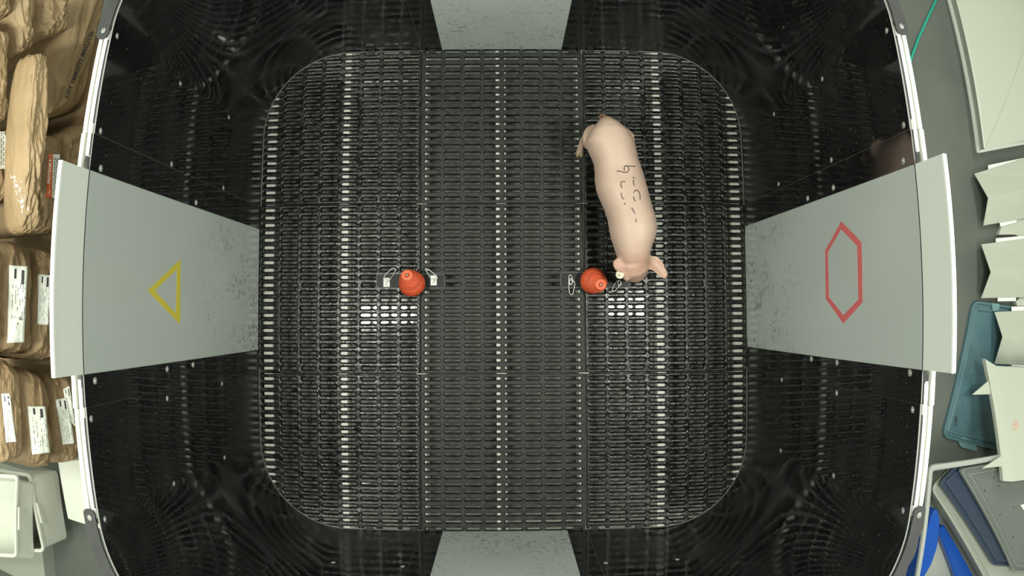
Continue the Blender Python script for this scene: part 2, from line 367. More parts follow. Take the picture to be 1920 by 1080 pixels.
# flat strips either side of each door
DW = {'L': (-.2317, .2195), 'R': (-.2291, .2243), 'T': (-.228, .2245), 'B': (-.226, .233)}
JS = {('L', 1): [(188, 316), (321, 308), (367, 380)], ('L', -1): [(178, 714), (313, 692), (361, 684)], ('R', 1): [(1694, 302), (1563, 352), (1515, 372), (1461, 345)], ('R', -1): [(1707, 699), (1570, 680), (1522, 673)],
      ('T', 1): [], ('T', -1): [], ('B', 1): [], ('B', -1): []}
side_word = {'L': 'left door with the yellow triangle', 'R': 'right door with the red hexagon', 'T': 'plain grey door at the top', 'B': 'plain grey door at the bottom'}
for sd in 'LRTB':
    for s in (1, -1):
        a = DW[sd][1] + .001 if s > 0 else DW[sd][0] - .001; b = s * .305
        end = {'LR': ('above' if s > 0 else 'below'), 'TB': ('to the right of' if s > 0 else 'to the left of')}['LR' if sd in 'LR' else 'TB']
        if sd in 'LR':
            sg = -1 if sd == 'L' else 1; A = [(sg * HX, a), (sg * HX, b)]; B = [(sg * (HX + TH), a), (sg * (HX + TH), b)]; loc = (sg * HX, (a + b) / 2, 0)
        else:
            sg = -1 if sd == 'B' else 1; A = [(a, sg * HY), (b, sg * HY)]; B = [(a, sg * (HY + TH)), (b, sg * (HY + TH))]; loc = ((a + b) / 2, sg * HY, 0)
        t = thing('door_side_panel', loc, 'narrow black glossy wall strip %s the %s' % (end, side_word[sd]), 'wall panel', 'narrow wall strips beside the doors')
        sheet('flat_sheet', A, B, .001, WZ, M['black'], t, M['black_edge_lit'])
        for p in JS[(sd, s)]:
            h = wall_hit(*p)
            if h: screw(t, h[0], h[1])
        if sd in 'TB':
            box('foot_clip', (a + b) / 2 - .014, (a + b) / 2 + .014, *sorted((sg * .888, sg * .9025)), .0005, .012, M['clip_gap_dark'], t, bev=.002)
        else:
            box('rim_clip', *sorted((sg * .920, sg * .9265)), a + s * .004 if s > 0 else a + s * .03, a + s * .03 if s > 0 else a + s * .004, WZ - .05, WZ - .001, M['clip_gap_dark'], t)
# white boards on the outside of the black walls (left and right sides)
for sg, w in ((-1, 'left'), (1, 'right')):
    for k, (x0, x1) in enumerate(((.9290, .9402), (.9464, .9576))):
        for s, e in ((1, 'upper'), (-1, 'lower')):
            for q, (y0, y1, nm) in enumerate(((.3125, .583, 'long'), (.245 if k == 0 else .20, .3115, 'short'))):
                if k == 0 and ((sg < 0 and s > 0) or (sg > 0)) and q == 1: y0 += .012
                dz = .001 if q else 0
                ddx = .004 if (q == 1 and k == 1) else 0
                o = box('white_board', *sorted((sg * (x0 + ddx), sg * (x1 + ddx))), *sorted((s * y0, s * y1)), FZ, WZ - .006 - dz, M['white_board'])
                tag(o, '%s white board on edge, %s of the pair outside the %s wall, %s end' % (nm, 'inner' if k == 0 else 'outer', w, e), 'board', 'white boards standing outside the pen walls')
for sg, w in ((-1, 'left'), (1, 'right')):
    for s, e in ((1, 'upper'), (-1, 'lower')):
        o = box('gap_shade_strip', *sorted((sg * .9406, sg * .9460)), *sorted((s * .25, s * .578)), FZ, WZ - .022, M['gap_shade'])  # shade in the gap between the boards, added as a dark strip
        tag(o, 'thin added shade strip between the two white boards outside the %s wall, %s end' % (w, e), 'strip', 'shade strips between the white boards')
# grey corner brackets over the rim
for (sx, sy), nm in corner_name.items():
    t = thing('corner_bracket', (sx * .9, sy * .8, WZ), 'dark grey curved bracket screwed over the wall rim at the %s corner' % nm, 'bracket', 'curved corner brackets on the rim')
    c = (HX - RC, HY - RC); A = []; B = []
    for k in range(25):
        a = math.radians(1 + 88 * k / 24); wv = .046 if (sx, sy) != (1, -1) else .046 + .004 * math.sin(k * 2.2)
        A.append((sx * (c[0] + (RC + .007) * math.cos(a)), sy * (c[1] + (RC + .007) * math.sin(a))))
        B.append((sx * (c[0] + (RC + wv) * math.cos(a)), sy * (c[1] + (RC + wv) * math.sin(a))))
    V = []; F = []
    # rounded tongue over the end of the white boards
    n = len(A)
    tongue = [(sx * (HX + .0265 + .0195 * math.cos(b)), sy * (c[1] - .012 + .014 * math.sin(b))) for b in [math.radians(-170 + 160 * i / 8) for i in range(9)]]
    outline = A[::-1] + [(sx * (HX + .008), sy * (c[1] - .005))] + tongue + B
    prism('bracket_plate', [(x, y, WZ + .0005) for x, y in outline], (0, 0, .005), M['bracket'], t)
    pz = (sx * (HX + .0265), sy * (c[1] - .004), WZ + .0055)
    screw(t, pz, (0, 0, 1), r=.0075)
# ------------------------------------------------------------------ the four doors
def door(sd):
    a, b = DW[sd]; lab = {'L': 'grey plastic door with a yellow triangle in the left pen wall', 'R': 'grey plastic door with a red hexagon in the right pen wall',
        'T': 'plain speckled grey plastic door in the top pen wall', 'B': 'plain grey plastic door in the bottom pen wall'}[sd]
    sg = -1 if sd in 'LB' else 1; dm = door_mat('grey_door_plastic_' + side_word[sd].split()[0] + sd, {'L': 1.3, 'R': 5.1, 'T': 9.7, 'B': 14.2}[sd])
    def bx(nm, lo, hi, d0, d1, z0, z1, m, t, bev=0):
        if sd in 'LR': return box(nm, *sorted((sg * (HX + d0), sg * (HX + d1))), lo, hi, z0, z1, m, t, bev)
        return box(nm, lo, hi, *sorted((sg * (HY + d0), sg * (HY + d1))), z0, z1, m, t, bev)
    t = thing('sliding_door', (sg * HX, (a + b) / 2, 0) if sd in 'LR' else ((a + b) / 2, sg * HY, 0), lab, 'door', 'sliding doors of the pen')
    bx('door_sheet', a, b, .0005, .009, .004, WZ - .004, dm, t)
    bx('door_cap', a, b, .0005, .009, WZ + .001, 1.198, M['doorcap_lit'], t)
    bx('cap_edge', a, b, -.0005, .0105, 1.198, 1.204, M['dooredge'], t)  # top edge whiter than the cap: light from above put into the colour
    bx('door_seam', a, b, .0015, .008, WZ - .004, WZ + .001, M['clip_gap_dark'], t)
    return t
doors = {sd: door(sd) for sd in 'LRTB'}
def symbol(pts, wpts, sgn, m, name, label, parent):
    V = [PX(*p, sgn * (HX + .0001)) for p in pts] + [PX(*p, sgn * (HX + .0001)) for p in wpts]; n = len(pts)
    V = V + [v + Vector((sgn * .0008, 0, 0)) for v in V]; F = []
    for i in range(n):
        j = (i + 1) % n
        F += [(i, j, n + j, n + i), (2 * n + i, 3 * n + i, 3 * n + j, 2 * n + j), (i, 2 * n + i, 2 * n + j, j), (n + i, n + j, 3 * n + j, 3 * n + i)]
    o = fixn(mesh(name, V, F, m, parent)); o['label'] = label; return o
M['yellow'] = mat('yellow_tape', (.60, .50, .045), .45, color2=(.68, .60, .09), noise_amt=.3, noise_scale=30)
M['red_tape'] = mat('red_tape', (.62, .12, .13), .45, color2=(.70, .17, .17), noise_amt=.3, noise_scale=30)
symbol([(339, 486), (277, 545), (338, 608)], [(332, 505), (290, 545), (330, 587)], -1, M['yellow'], 'triangle_sign', 'yellow triangle outline', doors['L'])
symbol([(1577, 415), (1547, 470), (1548, 560), (1581, 607), (1617, 567), (1615, 454)], [(1577, 430), (1552, 473), (1554, 557), (1581, 591), (1609, 562), (1607, 461)], 1, M['red_tape'], 'hexagon_sign', 'red hexagon outline', doors['R'])
#STAGE2
# ------------------------------------------------------------------ the pig
dg = bpy.context.evaluated_depsgraph_get
def bvh_of(o):
    d = dg(); d.update(); e = o.evaluated_get(d); me = e.to_mesh(); mw = Matrix.Translation(wloc(o))
    t = BVHTree.FromPolygons([mw @ v.co for v in me.vertices], [tuple(p.vertices) for p in me.polygons]); e.to_mesh_clear(); return t
CAMP = Vector((CX, CY, CZ))
def on(bvh, px, py, off=.001):
    d = ray(px, py); h = bvh.ray_cast(CAMP, d)
    if h[0] is None: return None
    n = h[1] if h[1].dot(d) < 0 else -h[1]
    return h[0] + n * off
def loft(rings, V, F):
    """closed skin through rings of equal count"""
    b = len(V); n = len(rings[0])
    for r in rings: V += r
    for i in range(len(rings) - 1):
        for k in range(n): F.append((b + i * n + k, b + i * n + (k + 1) % n, b + (i + 1) * n + (k + 1) % n, b + (i + 1) * n + k))
    F.append(tuple(b + k for k in range(n))[::-1]); F.append(tuple(b + (len(rings) - 1) * n + k for k in range(n)))
M['pig'] = mat('pig_skin', (.54, .375, .295), .5, color2=(.60, .44, .355), noise_amt=.2, noise_scale=9, bump=.0006, bump_scale=70, sss=.08)
M['pig_dark'] = mat('pig_tail_skin', (.22, .13, .08), .6)
M['ink'] = mat('marker_ink', (.05, .04, .045), .7)
M['tagw'] = mat('cream_plastic', (.80, .76, .58), .4)
PV = []; PF = []
SEC = [(219, 1131, 1139, .238, .016), (225, 1124, 1148, .236, .040), (236, 1115, 1163, .232, .064), (250, 1104, 1178, .228, .080), (268, 1097.5, 1188, .221, .090), (286, 1106, 1192, .217, .094), (303, 1114, 1195, .214, .094),
       (321, 1116, 1202, .210, .094), (338, 1116, 1207, .208, .096), (356, 1119, 1212, .208, .098), (373, 1126, 1216, .209, .098), (391, 1134, 1221, .211, .098), (409, 1140, 1227, .213, .097),
       (426, 1143, 1230, .215, .095), (444, 1146, 1228, .216, .090), (461, 1152, 1221, .216, .082), (479, 1157, 1217, .212, .070), (492, 1162, 1214, .205, .060), (501, 1168, 1211, .197, .050), (507, 1176, 1206, .192, .036)]
rings = []
for py, xl, xr, zc, hh in SEC:
    a, b = PZ(xl, py, zc), PZ(xr, py, zc); c = (a + b) / 2; hw = (b.x - a.x) / 2; rg = []
    for k in range(32):
        an = 2 * math.pi * k / 32; ca, sa = math.cos(an), math.sin(an)
        ex = .86; x = math.copysign(abs(ca) ** ex, ca); z = math.copysign(abs(sa) ** ex, sa)
        if sa > 0 and .3 < (py - 219) / 290 < .8: z *= 1 - .015 * (1 - abs(ca)) * 0
        rg.append(c + Vector((x * hw, (1 - z * z) * 0, z * hh)))
    rings.append(rg)
loft(rings, PV, PF)
def limb(pts, V=PV, F=PF, n=14):
    """pts: (x, y, z, r, flat)"""
    rings = []; P = [Vector(p[:3]) for p in pts]; prev = None
    for i in range(len(P)):
        t = (P[min(i + 1, len(P) - 1)] - P[max(i - 1, 0)]).normalized()
        if prev is None: u = Vector((1, 0, 0)); u = (u - t * t.dot(u)).normalized() if abs(t.x) < .9 else t.orthogonal().normalized()
        else: u = (prev - t * prev.dot(t)).normalized()
        prev = u; w = t.cross(u); r = pts[i][3]; fl = pts[i][4] if len(pts[i]) > 4 else 1.
        rings.append([P[i] + u * math.cos(2 * math.pi * k / n) * r * fl + w * math.sin(2 * math.pi * k / n) * r for k in range(n)])
    loft(rings, V, F)
# head: brow, cheeks, muzzle and the round snout end, turned down to the floor
h0 = PZ(1186, 484, .215); h1 = PZ(1188, 497, .198); h2 = PZ(1190, 507, .165); h3 = PZ(1190, 512, .125); h4 = PZ(1187, 514, .085); h5 = PZ(1185, 515, .062); h6 = PZ(1185, 515, .056)
limb([(*h0, .050, 1.1), (*h1, .052, 1.05), (*h2, .045, 1.0), (*h3, .034, .95), (*h4, .024, 1.), (*h5, .023, 1.1), (*h6, .021, 1.1)], n=20)
# legs
def leg(top, knee, ankle, foot, r0, r1, r2):
    V = [Vector(p) for p in (top, knee, ankle, foot)]
    limb([(*V[0], r0), (*((V[0] + V[1]) / 2), (r0 + r1) / 1.9), (*V[1], r1), (*((V[1] + V[2]) / 2), (r1 + r2) / 2.15), (*V[2], r2), (*((V[2] + V[3]) / 2), r2 * .92), (V[3].x, V[3].y, .016, r2 * 1.1), (V[3].x, V[3].y, .003, r2 * 1.15)])
    return V[3]
f1 = leg(PZ(1118, 258, .19), PZ(1106, 266, .13), PZ(1093, 262, .085), PZ(1086, 287, .0), .050, .030, .0125)
f2 = leg(PZ(1165, 262, .19), PZ(1160, 272, .13), PZ(1150, 262, .085), PZ(1140, 282, .0), .050, .030, .0125)
f3 = leg(PZ(1170, 440, .18), PZ(1164, 444, .12), PZ(1160, 446, .07), PZ(1156, 450, .0), .040, .022, .013)
f4 = leg(PZ(1206, 436, .18), PZ(1196, 440, .12), PZ(1190, 446, .07), PZ(1186, 452, .0), .040, .022, .013)
# ears: curved leaves of skin with thickness
def ear(rows, V=PV, F=PF):
    """rows: (left px, right px, z, cup) from the base to the tip"""
    n = 9; top = []; bot = []
    for (lx, ly), (rx, ry), z, cup in rows:
        a, b = PZ(lx, ly, z), PZ(rx, ry, z)
        for k in range(n):
            t = k / (n - 1); p = a.lerp(b, t); p.z += cup * (1 - (2 * t - 1) ** 2)
            top.append(p + Vector((0, 0, .0042))); bot.append(p - Vector((0, 0, .0042)))
    b0 = len(V); m = len(top); V += top + bot; R = len(rows)
    for i in range(R - 1):
        for k in range(n - 1):
            q = b0 + i * n + k; F.append((q, q + 1, q + n + 1, q + n)); F.append((m + q + 1, m + q, m + q + n, m + q + n + 1))
    edge = [k for k in range(n)] + [i * n + n - 1 for i in range(1, R)] + [(R - 1) * n + k for k in range(n - 2, -1, -1)] + [i * n for i in range(R - 2, 0, -1)]
    for i in range(len(edge)):
        a, b = b0 + edge[i], b0 + edge[(i + 1) % len(edge)]; F.append((b, a, a + m, b + m))
ear([((1204, 500), (1208, 480), .214, .004), ((1216, 503), (1219, 478), .216, -.008), ((1224, 508), (1232, 480), .214, -.014), ((1232, 514), (1243, 491), .210, -.012), ((1241, 521), (1250, 506), .205, -.006), ((1247, 524), (1253.5, 518), .202, -.001)])
ear([((1176, 487), (1166, 482), .224, .006), ((1180, 492), (1153, 485), .222, .008), ((1182, 500), (1147.5, 492), .220, .010), ((1184, 510), (1150, 503), .216, .010), ((1183, 520), (1160, 513), .210, .008), ((1179, 527), (1168, 522), .203, .004), ((1176, 529), (1171, 527), .199, .001)])
po = PZ(1160, 360, .2); po.z = 0
pig = thing('pig', po, 'pale pink piglet standing on the slats, head down beside the right red toy', 'pig')
body = fixn(mesh('body', PV, PF, M['pig'], pig, smooth=True))
md = body.modifiers.new('remesh', 'REMESH'); md.mode = 'VOXEL'; md.voxel_size = .0042; md.use_smooth_shade = True
md = body.modifiers.new('smooth', 'SMOOTH'); md.factor = .6; md.iterations = 9
bv = bvh_of(body)
# skin colour: pinker and barer round the ears and head, dirt by the tail
nt = M['pig'].node_tree; b = nt.nodes['Principled BSDF']; old = b.inputs['Base Color'].links[0].from_socket
tc = [n for n in nt.nodes if n.type == 'TEX_COORD'][0]; sp = nt.nodes.new('ShaderNodeSeparateXYZ'); nt.links.new(tc.outputs['Object'], sp.inputs[0])
mr = nt.nodes.new('ShaderNodeMapRange'); yh = PZ(1190, 470, .21).y - po.y; yt = PZ(1190, 492, .21).y - po.y
mr.inputs['From Min'].default_value = yh; mr.inputs['From Max'].default_value = yt; nt.links.new(sp.outputs['Y'], mr.inputs['Value'])
nn = nt.nodes.new('ShaderNodeTexNoise'); nn.inputs['Scale'].default_value = 26; nt.links.new(tc.outputs['Object'], nn.inputs['Vector'])
ml = nt.nodes.new('ShaderNodeMath'); ml.operation = 'MULTIPLY'; nt.links.new(mr.outputs[0], ml.inputs[0]); nt.links.new(nn.outputs['Fac'], ml.inputs[1])
mx = nt.nodes.new('ShaderNodeMix'); mx.data_type = 'RGBA'; nt.links.new(ml.outputs[0], mx.inputs[0]); nt.links.new(old, mx.inputs[6]); mx.inputs[7].default_value = (.52, .27, .20, 1); nt.links.new(mx.outputs[2], b.inputs['Base Color'])
# tail
tp = [PZ(1134, 226, .27), PZ(1134, 221, .272), PZ(1132, 216, .262), PZ(1128, 215, .25), PZ(1125, 219, .245), PZ(1127, 224, .243), PZ(1124, 228, .235)]
tube('tail', tp, [.010, .008, .0065, .006, .005, .0045, .003], M['pig_dark'], pig, n=10)['label'] = 'short dirty brown curled tail'
for i, (f, dx) in enumerate(((f1, 0), (f2, 0), (f3, 0), (f4, 0))):
    V = []; F = []
    for s in (-1, 1):
        c0 = Vector((f.x + s * .0062, f.y, 0)); R_ = []
        for z, r, fy in ((.022, .0075, 0), (.012, .0082, -.004), (.001, .0085, -.009)):
            R_.append([c0 + Vector((math.cos(2 * math.pi * k / 12) * r * .8, math.sin(2 * math.pi * k / 12) * r * 1.45 + fy, z)) for k in range(12)])
        loft(R_, V, F)
    fixn(mesh('hoof', V, F, M['hoof'] if 'hoof' in M else M.setdefault('hoof', mat('hoof_horn', (.42, .33, .20), .5)), pig, smooth=True))
# marker strokes on the back
def zc(p): return (1040 + p[0] / 2.842, 180 + p[1] / 2.842)
ST = [[(330, 401), (345, 400), (362, 405), (386, 408), (396, 392), (390, 374), (376, 372), (369, 384), (372, 398)], [(374, 371), (400, 374), (430, 375)], [(376, 455), (354, 457), (353, 475), (359, 491)], [(355, 516), (357, 532), (362, 546), (371, 548)], [(369, 570), (378, 578)],
      [(414, 434), (428, 437)], [(420, 446), (419, 462), (424, 480)], [(420, 515), (432, 501), (446, 506), (454, 524), (455, 552)], [(420, 535), (423, 552), (430, 560)], [(410, 596), (418, 608), (427, 626)], [(432, 655), (436, 672)]]
for st in ST:
    V = []; F = []
    P = []
    for a, c in zip(st[:-1], st[1:]):
        for k in range(4): P.append((a[0] + (c[0] - a[0]) * k / 4, a[1] + (c[1] - a[1]) * k / 4))
    P.append(st[-1]); P = [on(bv, *zc(p), .0002) for p in P]; P = [p for p in P if p]
    if len(P) > 2: tube_geo(P, .0015, 6, False, V, F); fixn(mesh('ink_marking', V, F, M['ink'], pig, smooth=True))['label'] = 'dark hand-drawn stroke on the back'
# ear tag
c = on(bv, 1163, 514, .002); n_ = (CAMP - c).normalized() + Vector((-.25, -.1, 0)); n_.normalize()
et = lathe('ear_tag', [(.0136, 0), (.0142, .001), (.0140, .0026), (.0128, .0036), (.0050, .0036), (.0046, .0050), (.0016, .0052)], c, n_, M['tagw'], pig, n=28); et['label'] = 'round cream ear tag in the left ear'
lathe('tag_pin', [(.0022, .0045), (.0020, .0066), (.0003, .0068)], c, n_, M['ink'], et, n=10)

# ------------------------------------------------------------------ toys and their mounting plates
M['kong'] = mat('red_rubber', (.62, .085, .030), .48, color2=(.70, .11, .040), noise_amt=.3, noise_scale=60)
M['kong_hi'] = mat('orange_red_rubber', (.82, .17, .075), .45)
M['plate'] = mat('smoky_plate', (.014, .015, .015), .5, spec=.3)
M['white'] = mat('white_paper', (.80, .82, .76), .55)
M['steel_w'] = mat('pale_wire', (.75, .76, .72), .3)
def kong(bpx, tpx, label):
    b = PZ(*bpx, .054); t = PZ(*tpx, .126); ax = (t - b).normalized(); B = b - ax * .046
    o = thing('rubber_toy', (B.x, B.y, .006), label, 'toy', 'red rubber toys on the slats')
    def lobe(r0, rm, r1, z0, z1, nm, rings=14, n=96, knurl=.0011):
        u = ax.orthogonal().normalized(); w = ax.cross(u); V = []; F = []
        for i in range(rings + 1):
            q = i / rings; z = z0 + (z1 - z0) * q; e = math.sin(math.pi * q)
            base = r0 + (r1 - r0) * q; r = base + (rm - (r0 + r1) / 2) * (e ** .62)
            for k in range(n):
                a = 2 * math.pi * k / n; kk = knurl * (math.cos(24 * a + z * 900) + math.cos(24 * a - z * 900))
                V.append(B + ax * z + (u * math.cos(a) + w * math.sin(a)) * (r + kk))
        for i in range(rings):
            for k in range(n): F.append((i * n + k, i * n + (k + 1) % n, (i + 1) * n + (k + 1) % n, (i + 1) * n + k))
        F.append(tuple(range(n))[::-1]); F.append(tuple(rings * n + k for k in range(n)))
        return fixn(mesh(nm, V, F, M['kong'], o, smooth=True))
    lobe(.026, .0470, .031, .000, .062, 'bottom_lobe', 26)
    lobe(.030, .0365, .024, .060, .090, 'middle_lobe', 16)
    lobe(.022, .0265, .019, .088, .108, 'upper_lobe', 10)
    for r, z in ((.0378, .0765), (.0282, .1000)):
        u = ax.orthogonal().normalized(); w = ax.cross(u)
        tube('seam_ring', [B + ax * z + (u * math.cos(a) + w * math.sin(a)) * r * .97 for a in [2 * math.pi * k / 48 for k in range(48)]], .0010, M['kong_hi'], o, 6, True)
    nk = lathe('neck_ring', [(.015, .106), (.0195, .107), (.0215, .112), (.0212, .118), (.018, .1225), (.0125, .1235), (.0085, .1215), (.0078, .116)], B, ax, M['kong_hi'], o, n=40); nk['label'] = 'smooth orange-red neck ring'
    lathe('bolt', [(.0055, .115), (.0055, .121), (.0035, .1225), (.0005, .1228)], B, ax, M['screw'], o, n=6)
    return o
def roundpoly(c, r, n=6):
    """plan polygon with rounded corners; c: list of 2-D or 3-D points"""
    P = [Vector(p) for p in c]; out = []
    for i in range(len(P)):
        a, b, d = P[i - 1], P[i], P[(i + 1) % len(P)]; u = (a - b); v = (d - b); k = min(r, u.length * .45, v.length * .45); p0 = b + u.normalized() * k; p1 = b + v.normalized() * k
        for j in range(n + 1):
            t = j / n; out.append(p0 * (1 - t) ** 2 + b * 2 * t * (1 - t) + p1 * t * t)
    return out
def plate(x0, x1, y0, y1, label, r=.012):
    cs = [PZ(x0, y1, .003), PZ(x1, y1, .003), PZ(x1, y0, .003), PZ(x0, y0, .003)]; c = sum(cs, Vector()) / 4; c.z = 0
    for p in cs: p.z = .0003
    o = thing('mounting_plate', c, label, 'plate', 'dark mounting plates under the toys')
    P = roundpoly(cs, r); bevel(prism('plate', P, (0, 0, .005), M['plate'], o), .001, 1)
    V, F = tube_geo([p + Vector((0, 0, .0048)) for p in P], .0007, 5, True); fixn(mesh('plate_edge', V, F, M['washer'], o, smooth=True))
    return o
p1 = plate(706, 834, 514, 540, 'dark smoky plate under the left red toy, a white wire clip at each end')
p2 = plate(1051, 1180, 511, 539, 'dark smoky plate under the right red toy, partly under the pig\'s head')
def clip(parent, pts, z=.012, r=.0013):
    P = [PZ(*p, z) for p in pts]; Q = []
    n = len(P)
    for i in range(n):
        a, b, c, d = P[i - 1], P[i], P[(i + 1) % n], P[(i + 2) % n]
        for k in range(5):
            t = k / 5; Q.append(.5 * ((2 * b) + (c - a) * t + (2 * a - 5 * b + 4 * c - d) * t * t + (3 * b - a - 3 * c + d) * t ** 3))
    return tube('wire_clip', Q, r, M['steel_w'], parent, 8, True)
def sticker(parent, x0, x1, y0, y1, marks):
    cs = [PZ(x0, y1, .0056), PZ(x1, y1, .0056), PZ(x1, y0, .0056), PZ(x0, y0, .0056)]
    s_ = prism('white_tab', cs, (0, 0, .0022), M['white'], parent, .0004)
    V = []; F = []
    for m_ in marks: tube_geo([PZ(*q, .0082) for q in m_], .0008, 5, False, V, F)
    fixn(mesh('tab_mark', V, F, M['ink'], s_, smooth=True))
sticker(p1, 719, 731, 521, 538, [[(723, 524), (728, 525), (725, 529)], [(727, 527), (724, 531), (723, 535), (727, 536)]])
sticker(p1, 807.5, 819, 516.5, 535, [[(811, 521), (815, 525), (813, 529)], [(816, 520), (815, 527), (811, 532)]])
clip(p1, [(720.5, 526), (721, 518), (733, 505), (738, 503), (742, 506), (740, 511), (732, 524), (727, 528)])
clip(p1, [(799.5, 508), (802, 505.5), (806, 507), (818, 517), (819, 523), (815, 527), (809, 523), (803, 514)])
clip(p2, [(1067, 517), (1070, 516), (1073, 521), (1074, 529), (1070, 534), (1066.5, 529)])
clip(p2, [(1067, 528), (1071, 525), (1077.5, 530), (1076, 543), (1074, 551), (1070, 552), (1067.5, 547), (1066.5, 537)])
clip(p2, [(1069, 522), (1072, 524), (1073, 531), (1070, 533), (1067.5, 528)], .0145)
clip(p2, [(1156, 528), (1161, 526), (1164.5, 530), (1157, 541), (1152, 546), (1148, 543), (1150, 537)])
clip(p2, [(1159, 528), (1162, 527), (1165, 531), (1162, 536), (1159, 533)], .0145)
tube('wire_hook', [PZ(1141, 549, .010), PZ(1145, 547.5, .012), PZ(1149.5, 545, .013)], .0013, M['steel_w'], p2, 8)
kong((771, 529.5), (762.5, 515), 'red knurled rubber toy on the left plate, leaning up and left')
kong((1114.5, 527.5), (1127.5, 534), 'red knurled rubber toy on the right plate, next to the pig\'s head')
# ------------------------------------------------------------------ feed sacks stacked outside the left wall
def kraft(name, c1, c2):
    m = mat(name, c1, .6, color2=c2, noise_amt=.25, noise_scale=7); nt = m.node_tree; L = nt.links; b = nt.nodes['Principled BSDF']
    tcn = [n for n in nt.nodes if n.type == 'TEX_COORD'][0]; prev = None
    for scale, dist, st in ((9, .010, (1.4, .55, 1.2)), (26, .0035, (1.2, .7, 1.2)), (70, .0010, (1, 1, 1))):
        mp = nt.nodes.new('ShaderNodeMapping'); mp.inputs['Scale'].default_value = st; L.new(tcn.outputs['Object'], mp.inputs['Vector'])
        nz = nt.nodes.new('ShaderNodeTexNoise'); nz.inputs['Scale'].default_value = scale * .35; L.new(mp.outputs[0], nz.inputs['Vector'])
        ad = nt.nodes.new('ShaderNodeMix'); ad.data_type = 'VECTOR'; ad.inputs[0].default_value = .22; L.new(mp.outputs[0], ad.inputs[4]); L.new(nz.outputs['Color'], ad.inputs[5])
        vo = nt.nodes.new('ShaderNodeTexVoronoi'); vo.inputs['Scale'].default_value = scale; L.new(ad.outputs[1], vo.inputs['Vector'])
        bp = nt.nodes.new('ShaderNodeBump'); bp.inputs['Strength'].default_value = .8; bp.inputs['Distance'].default_value = dist; L.new(vo.outputs['Distance'], bp.inputs['Height'])
        if prev: L.new(prev, bp.inputs['Normal'])
        prev = bp.outputs['Normal']
    L.new(prev, b.inputs['Normal']); return m
M['kraft'] = kraft('kraft_paper', (.285, .195, .100), (.34, .24, .128))
M['kraft_d'] = kraft('brown_kraft_paper', (.235, .155, .080), (.29, .20, .108))
M['orange'] = mat('orange_print', (.66, .13, .045), .55)
M['ink2'] = mat('printed_ink', (.045, .04, .05), .6)
def sack(px4, label, m='kraft', X=-1.27, depth=.24, seed=0, fold=.016, bulge=.016, box_=.16, longf=(1.0, 2.1), tie=0.):
    """px4: corners of the face turned to the pen, upper-left, upper-right, lower-right, lower-left in the picture"""
    c4 = [PX(*p, X) for p in px4]; c = sum(c4, Vector()) / 4
    org = Vector((X - depth, c.y, c.z)); N = 56; V = []; F = []; idx = {}
    def pos(u, v, w):   # u across (0 left..1 right), v down, w depth 0 front..1 back
        f = c4[0].lerp(c4[1], u).lerp(c4[3].lerp(c4[2], u), v)
        return f + Vector((-2 * depth * w, 0, 0))
    def P(a, b, d):     # cube coordinates -1..1
        L = (abs(a) ** 8 + abs(b) ** 8 + abs(d) ** 8) ** (1 / 8); a, b, d = a / L, b / L, d / L
        rr = math.sqrt(a * a + b * b + d * d); k = 1 - box_ * .38 * max(0, (rr - 1) / .732); a, b, d = a * k, b * k, d * k
        p = pos((a + 1) / 2, (b + 1) / 2, (1 - d) / 2)
        q = Vector((a * longf[0] * 1.5, b * longf[0], d * 1.6)) + Vector((seed * 7.3, seed * 3.1, seed))
        q2 = Vector((a * longf[1], b * 1.7, d * 3)) + Vector((seed * 2.3, seed * 5.1, seed * 1.7))
        r1 = 1 - abs(noise.noise(q)) * 2; r2 = (1 - abs(noise.noise(q2)) * 2) ** 3; e = abs(b) ** 3
        r3 = (1 - abs(noise.noise(Vector((a * 5 + seed, b * 9, d * 4)))) * 2) ** 3
        r1 = math.copysign(abs(r1) ** 1.4, r1); dd = fold * (r1 * .8 + r2 * .45 - .5) + fold * .6 * e * r3
        out = Vector((1, 0, 0)) * max(0, d) ** 2; dirc = (p - c - Vector((-depth, 0, 0))); dirc = dirc.normalized() if dirc.length > 0 else Vector((1, 0, 0))
        p = p + (out * .8 + dirc * .35) * dd + Vector((bulge * (1 - a * a) * (1 - b ** 4) * max(0, d), 0, 0))
        if tie:
            q4 = Vector((a * 2.6 + b * 1.3 + seed, b * 2.2 - a * .8, d * 1.2)); r4 = abs(noise.noise(q4)); r5 = abs(noise.noise(q4 * 2.3 + Vector((3, 1, 7))))
            k = (.25 + max(0, b)) * tie; p = p + out * (k * (.022 - .075 * min(r4, .30) - .03 * min(r5, .25)))
        return p
    def g(a, b, d):
        k = (round(a, 4), round(b, 4), round(d, 4))
        if k not in idx: idx[k] = len(V); V.append(P(a, b, d))
        return idx[k]
    S = [(-1 + 2 * i / N) for i in range(N + 1)]; T = [-1 + 2 * i / 10 for i in range(11)]
    for i in range(N):
        for j in range(N):
            F.append((g(S[i], S[j], 1), g(S[i + 1], S[j], 1), g(S[i + 1], S[j + 1], 1), g(S[i], S[j + 1], 1)))
            F.append((g(S[i], S[j], -1), g(S[i], S[j + 1], -1), g(S[i + 1], S[j + 1], -1), g(S[i + 1], S[j], -1)))
        for j in range(10):
            for s in (-1, 1):
                F.append((g(S[i], s, T[j]), g(S[i + 1], s, T[j]), g(S[i + 1], s, T[j + 1]), g(S[i], s, T[j + 1])))
                F.append((g(s, S[i], T[j]), g(s, S[i + 1], T[j]), g(s, S[i + 1], T[j + 1]), g(s, S[i], T[j + 1])))
    me_o = fixn(mesh('feed_sack', V, F, M[m], None, smooth=True, loc=org))
    tag(me_o, label, 'sack', 'brown paper feed sacks stacked beside the pen')
    return me_o
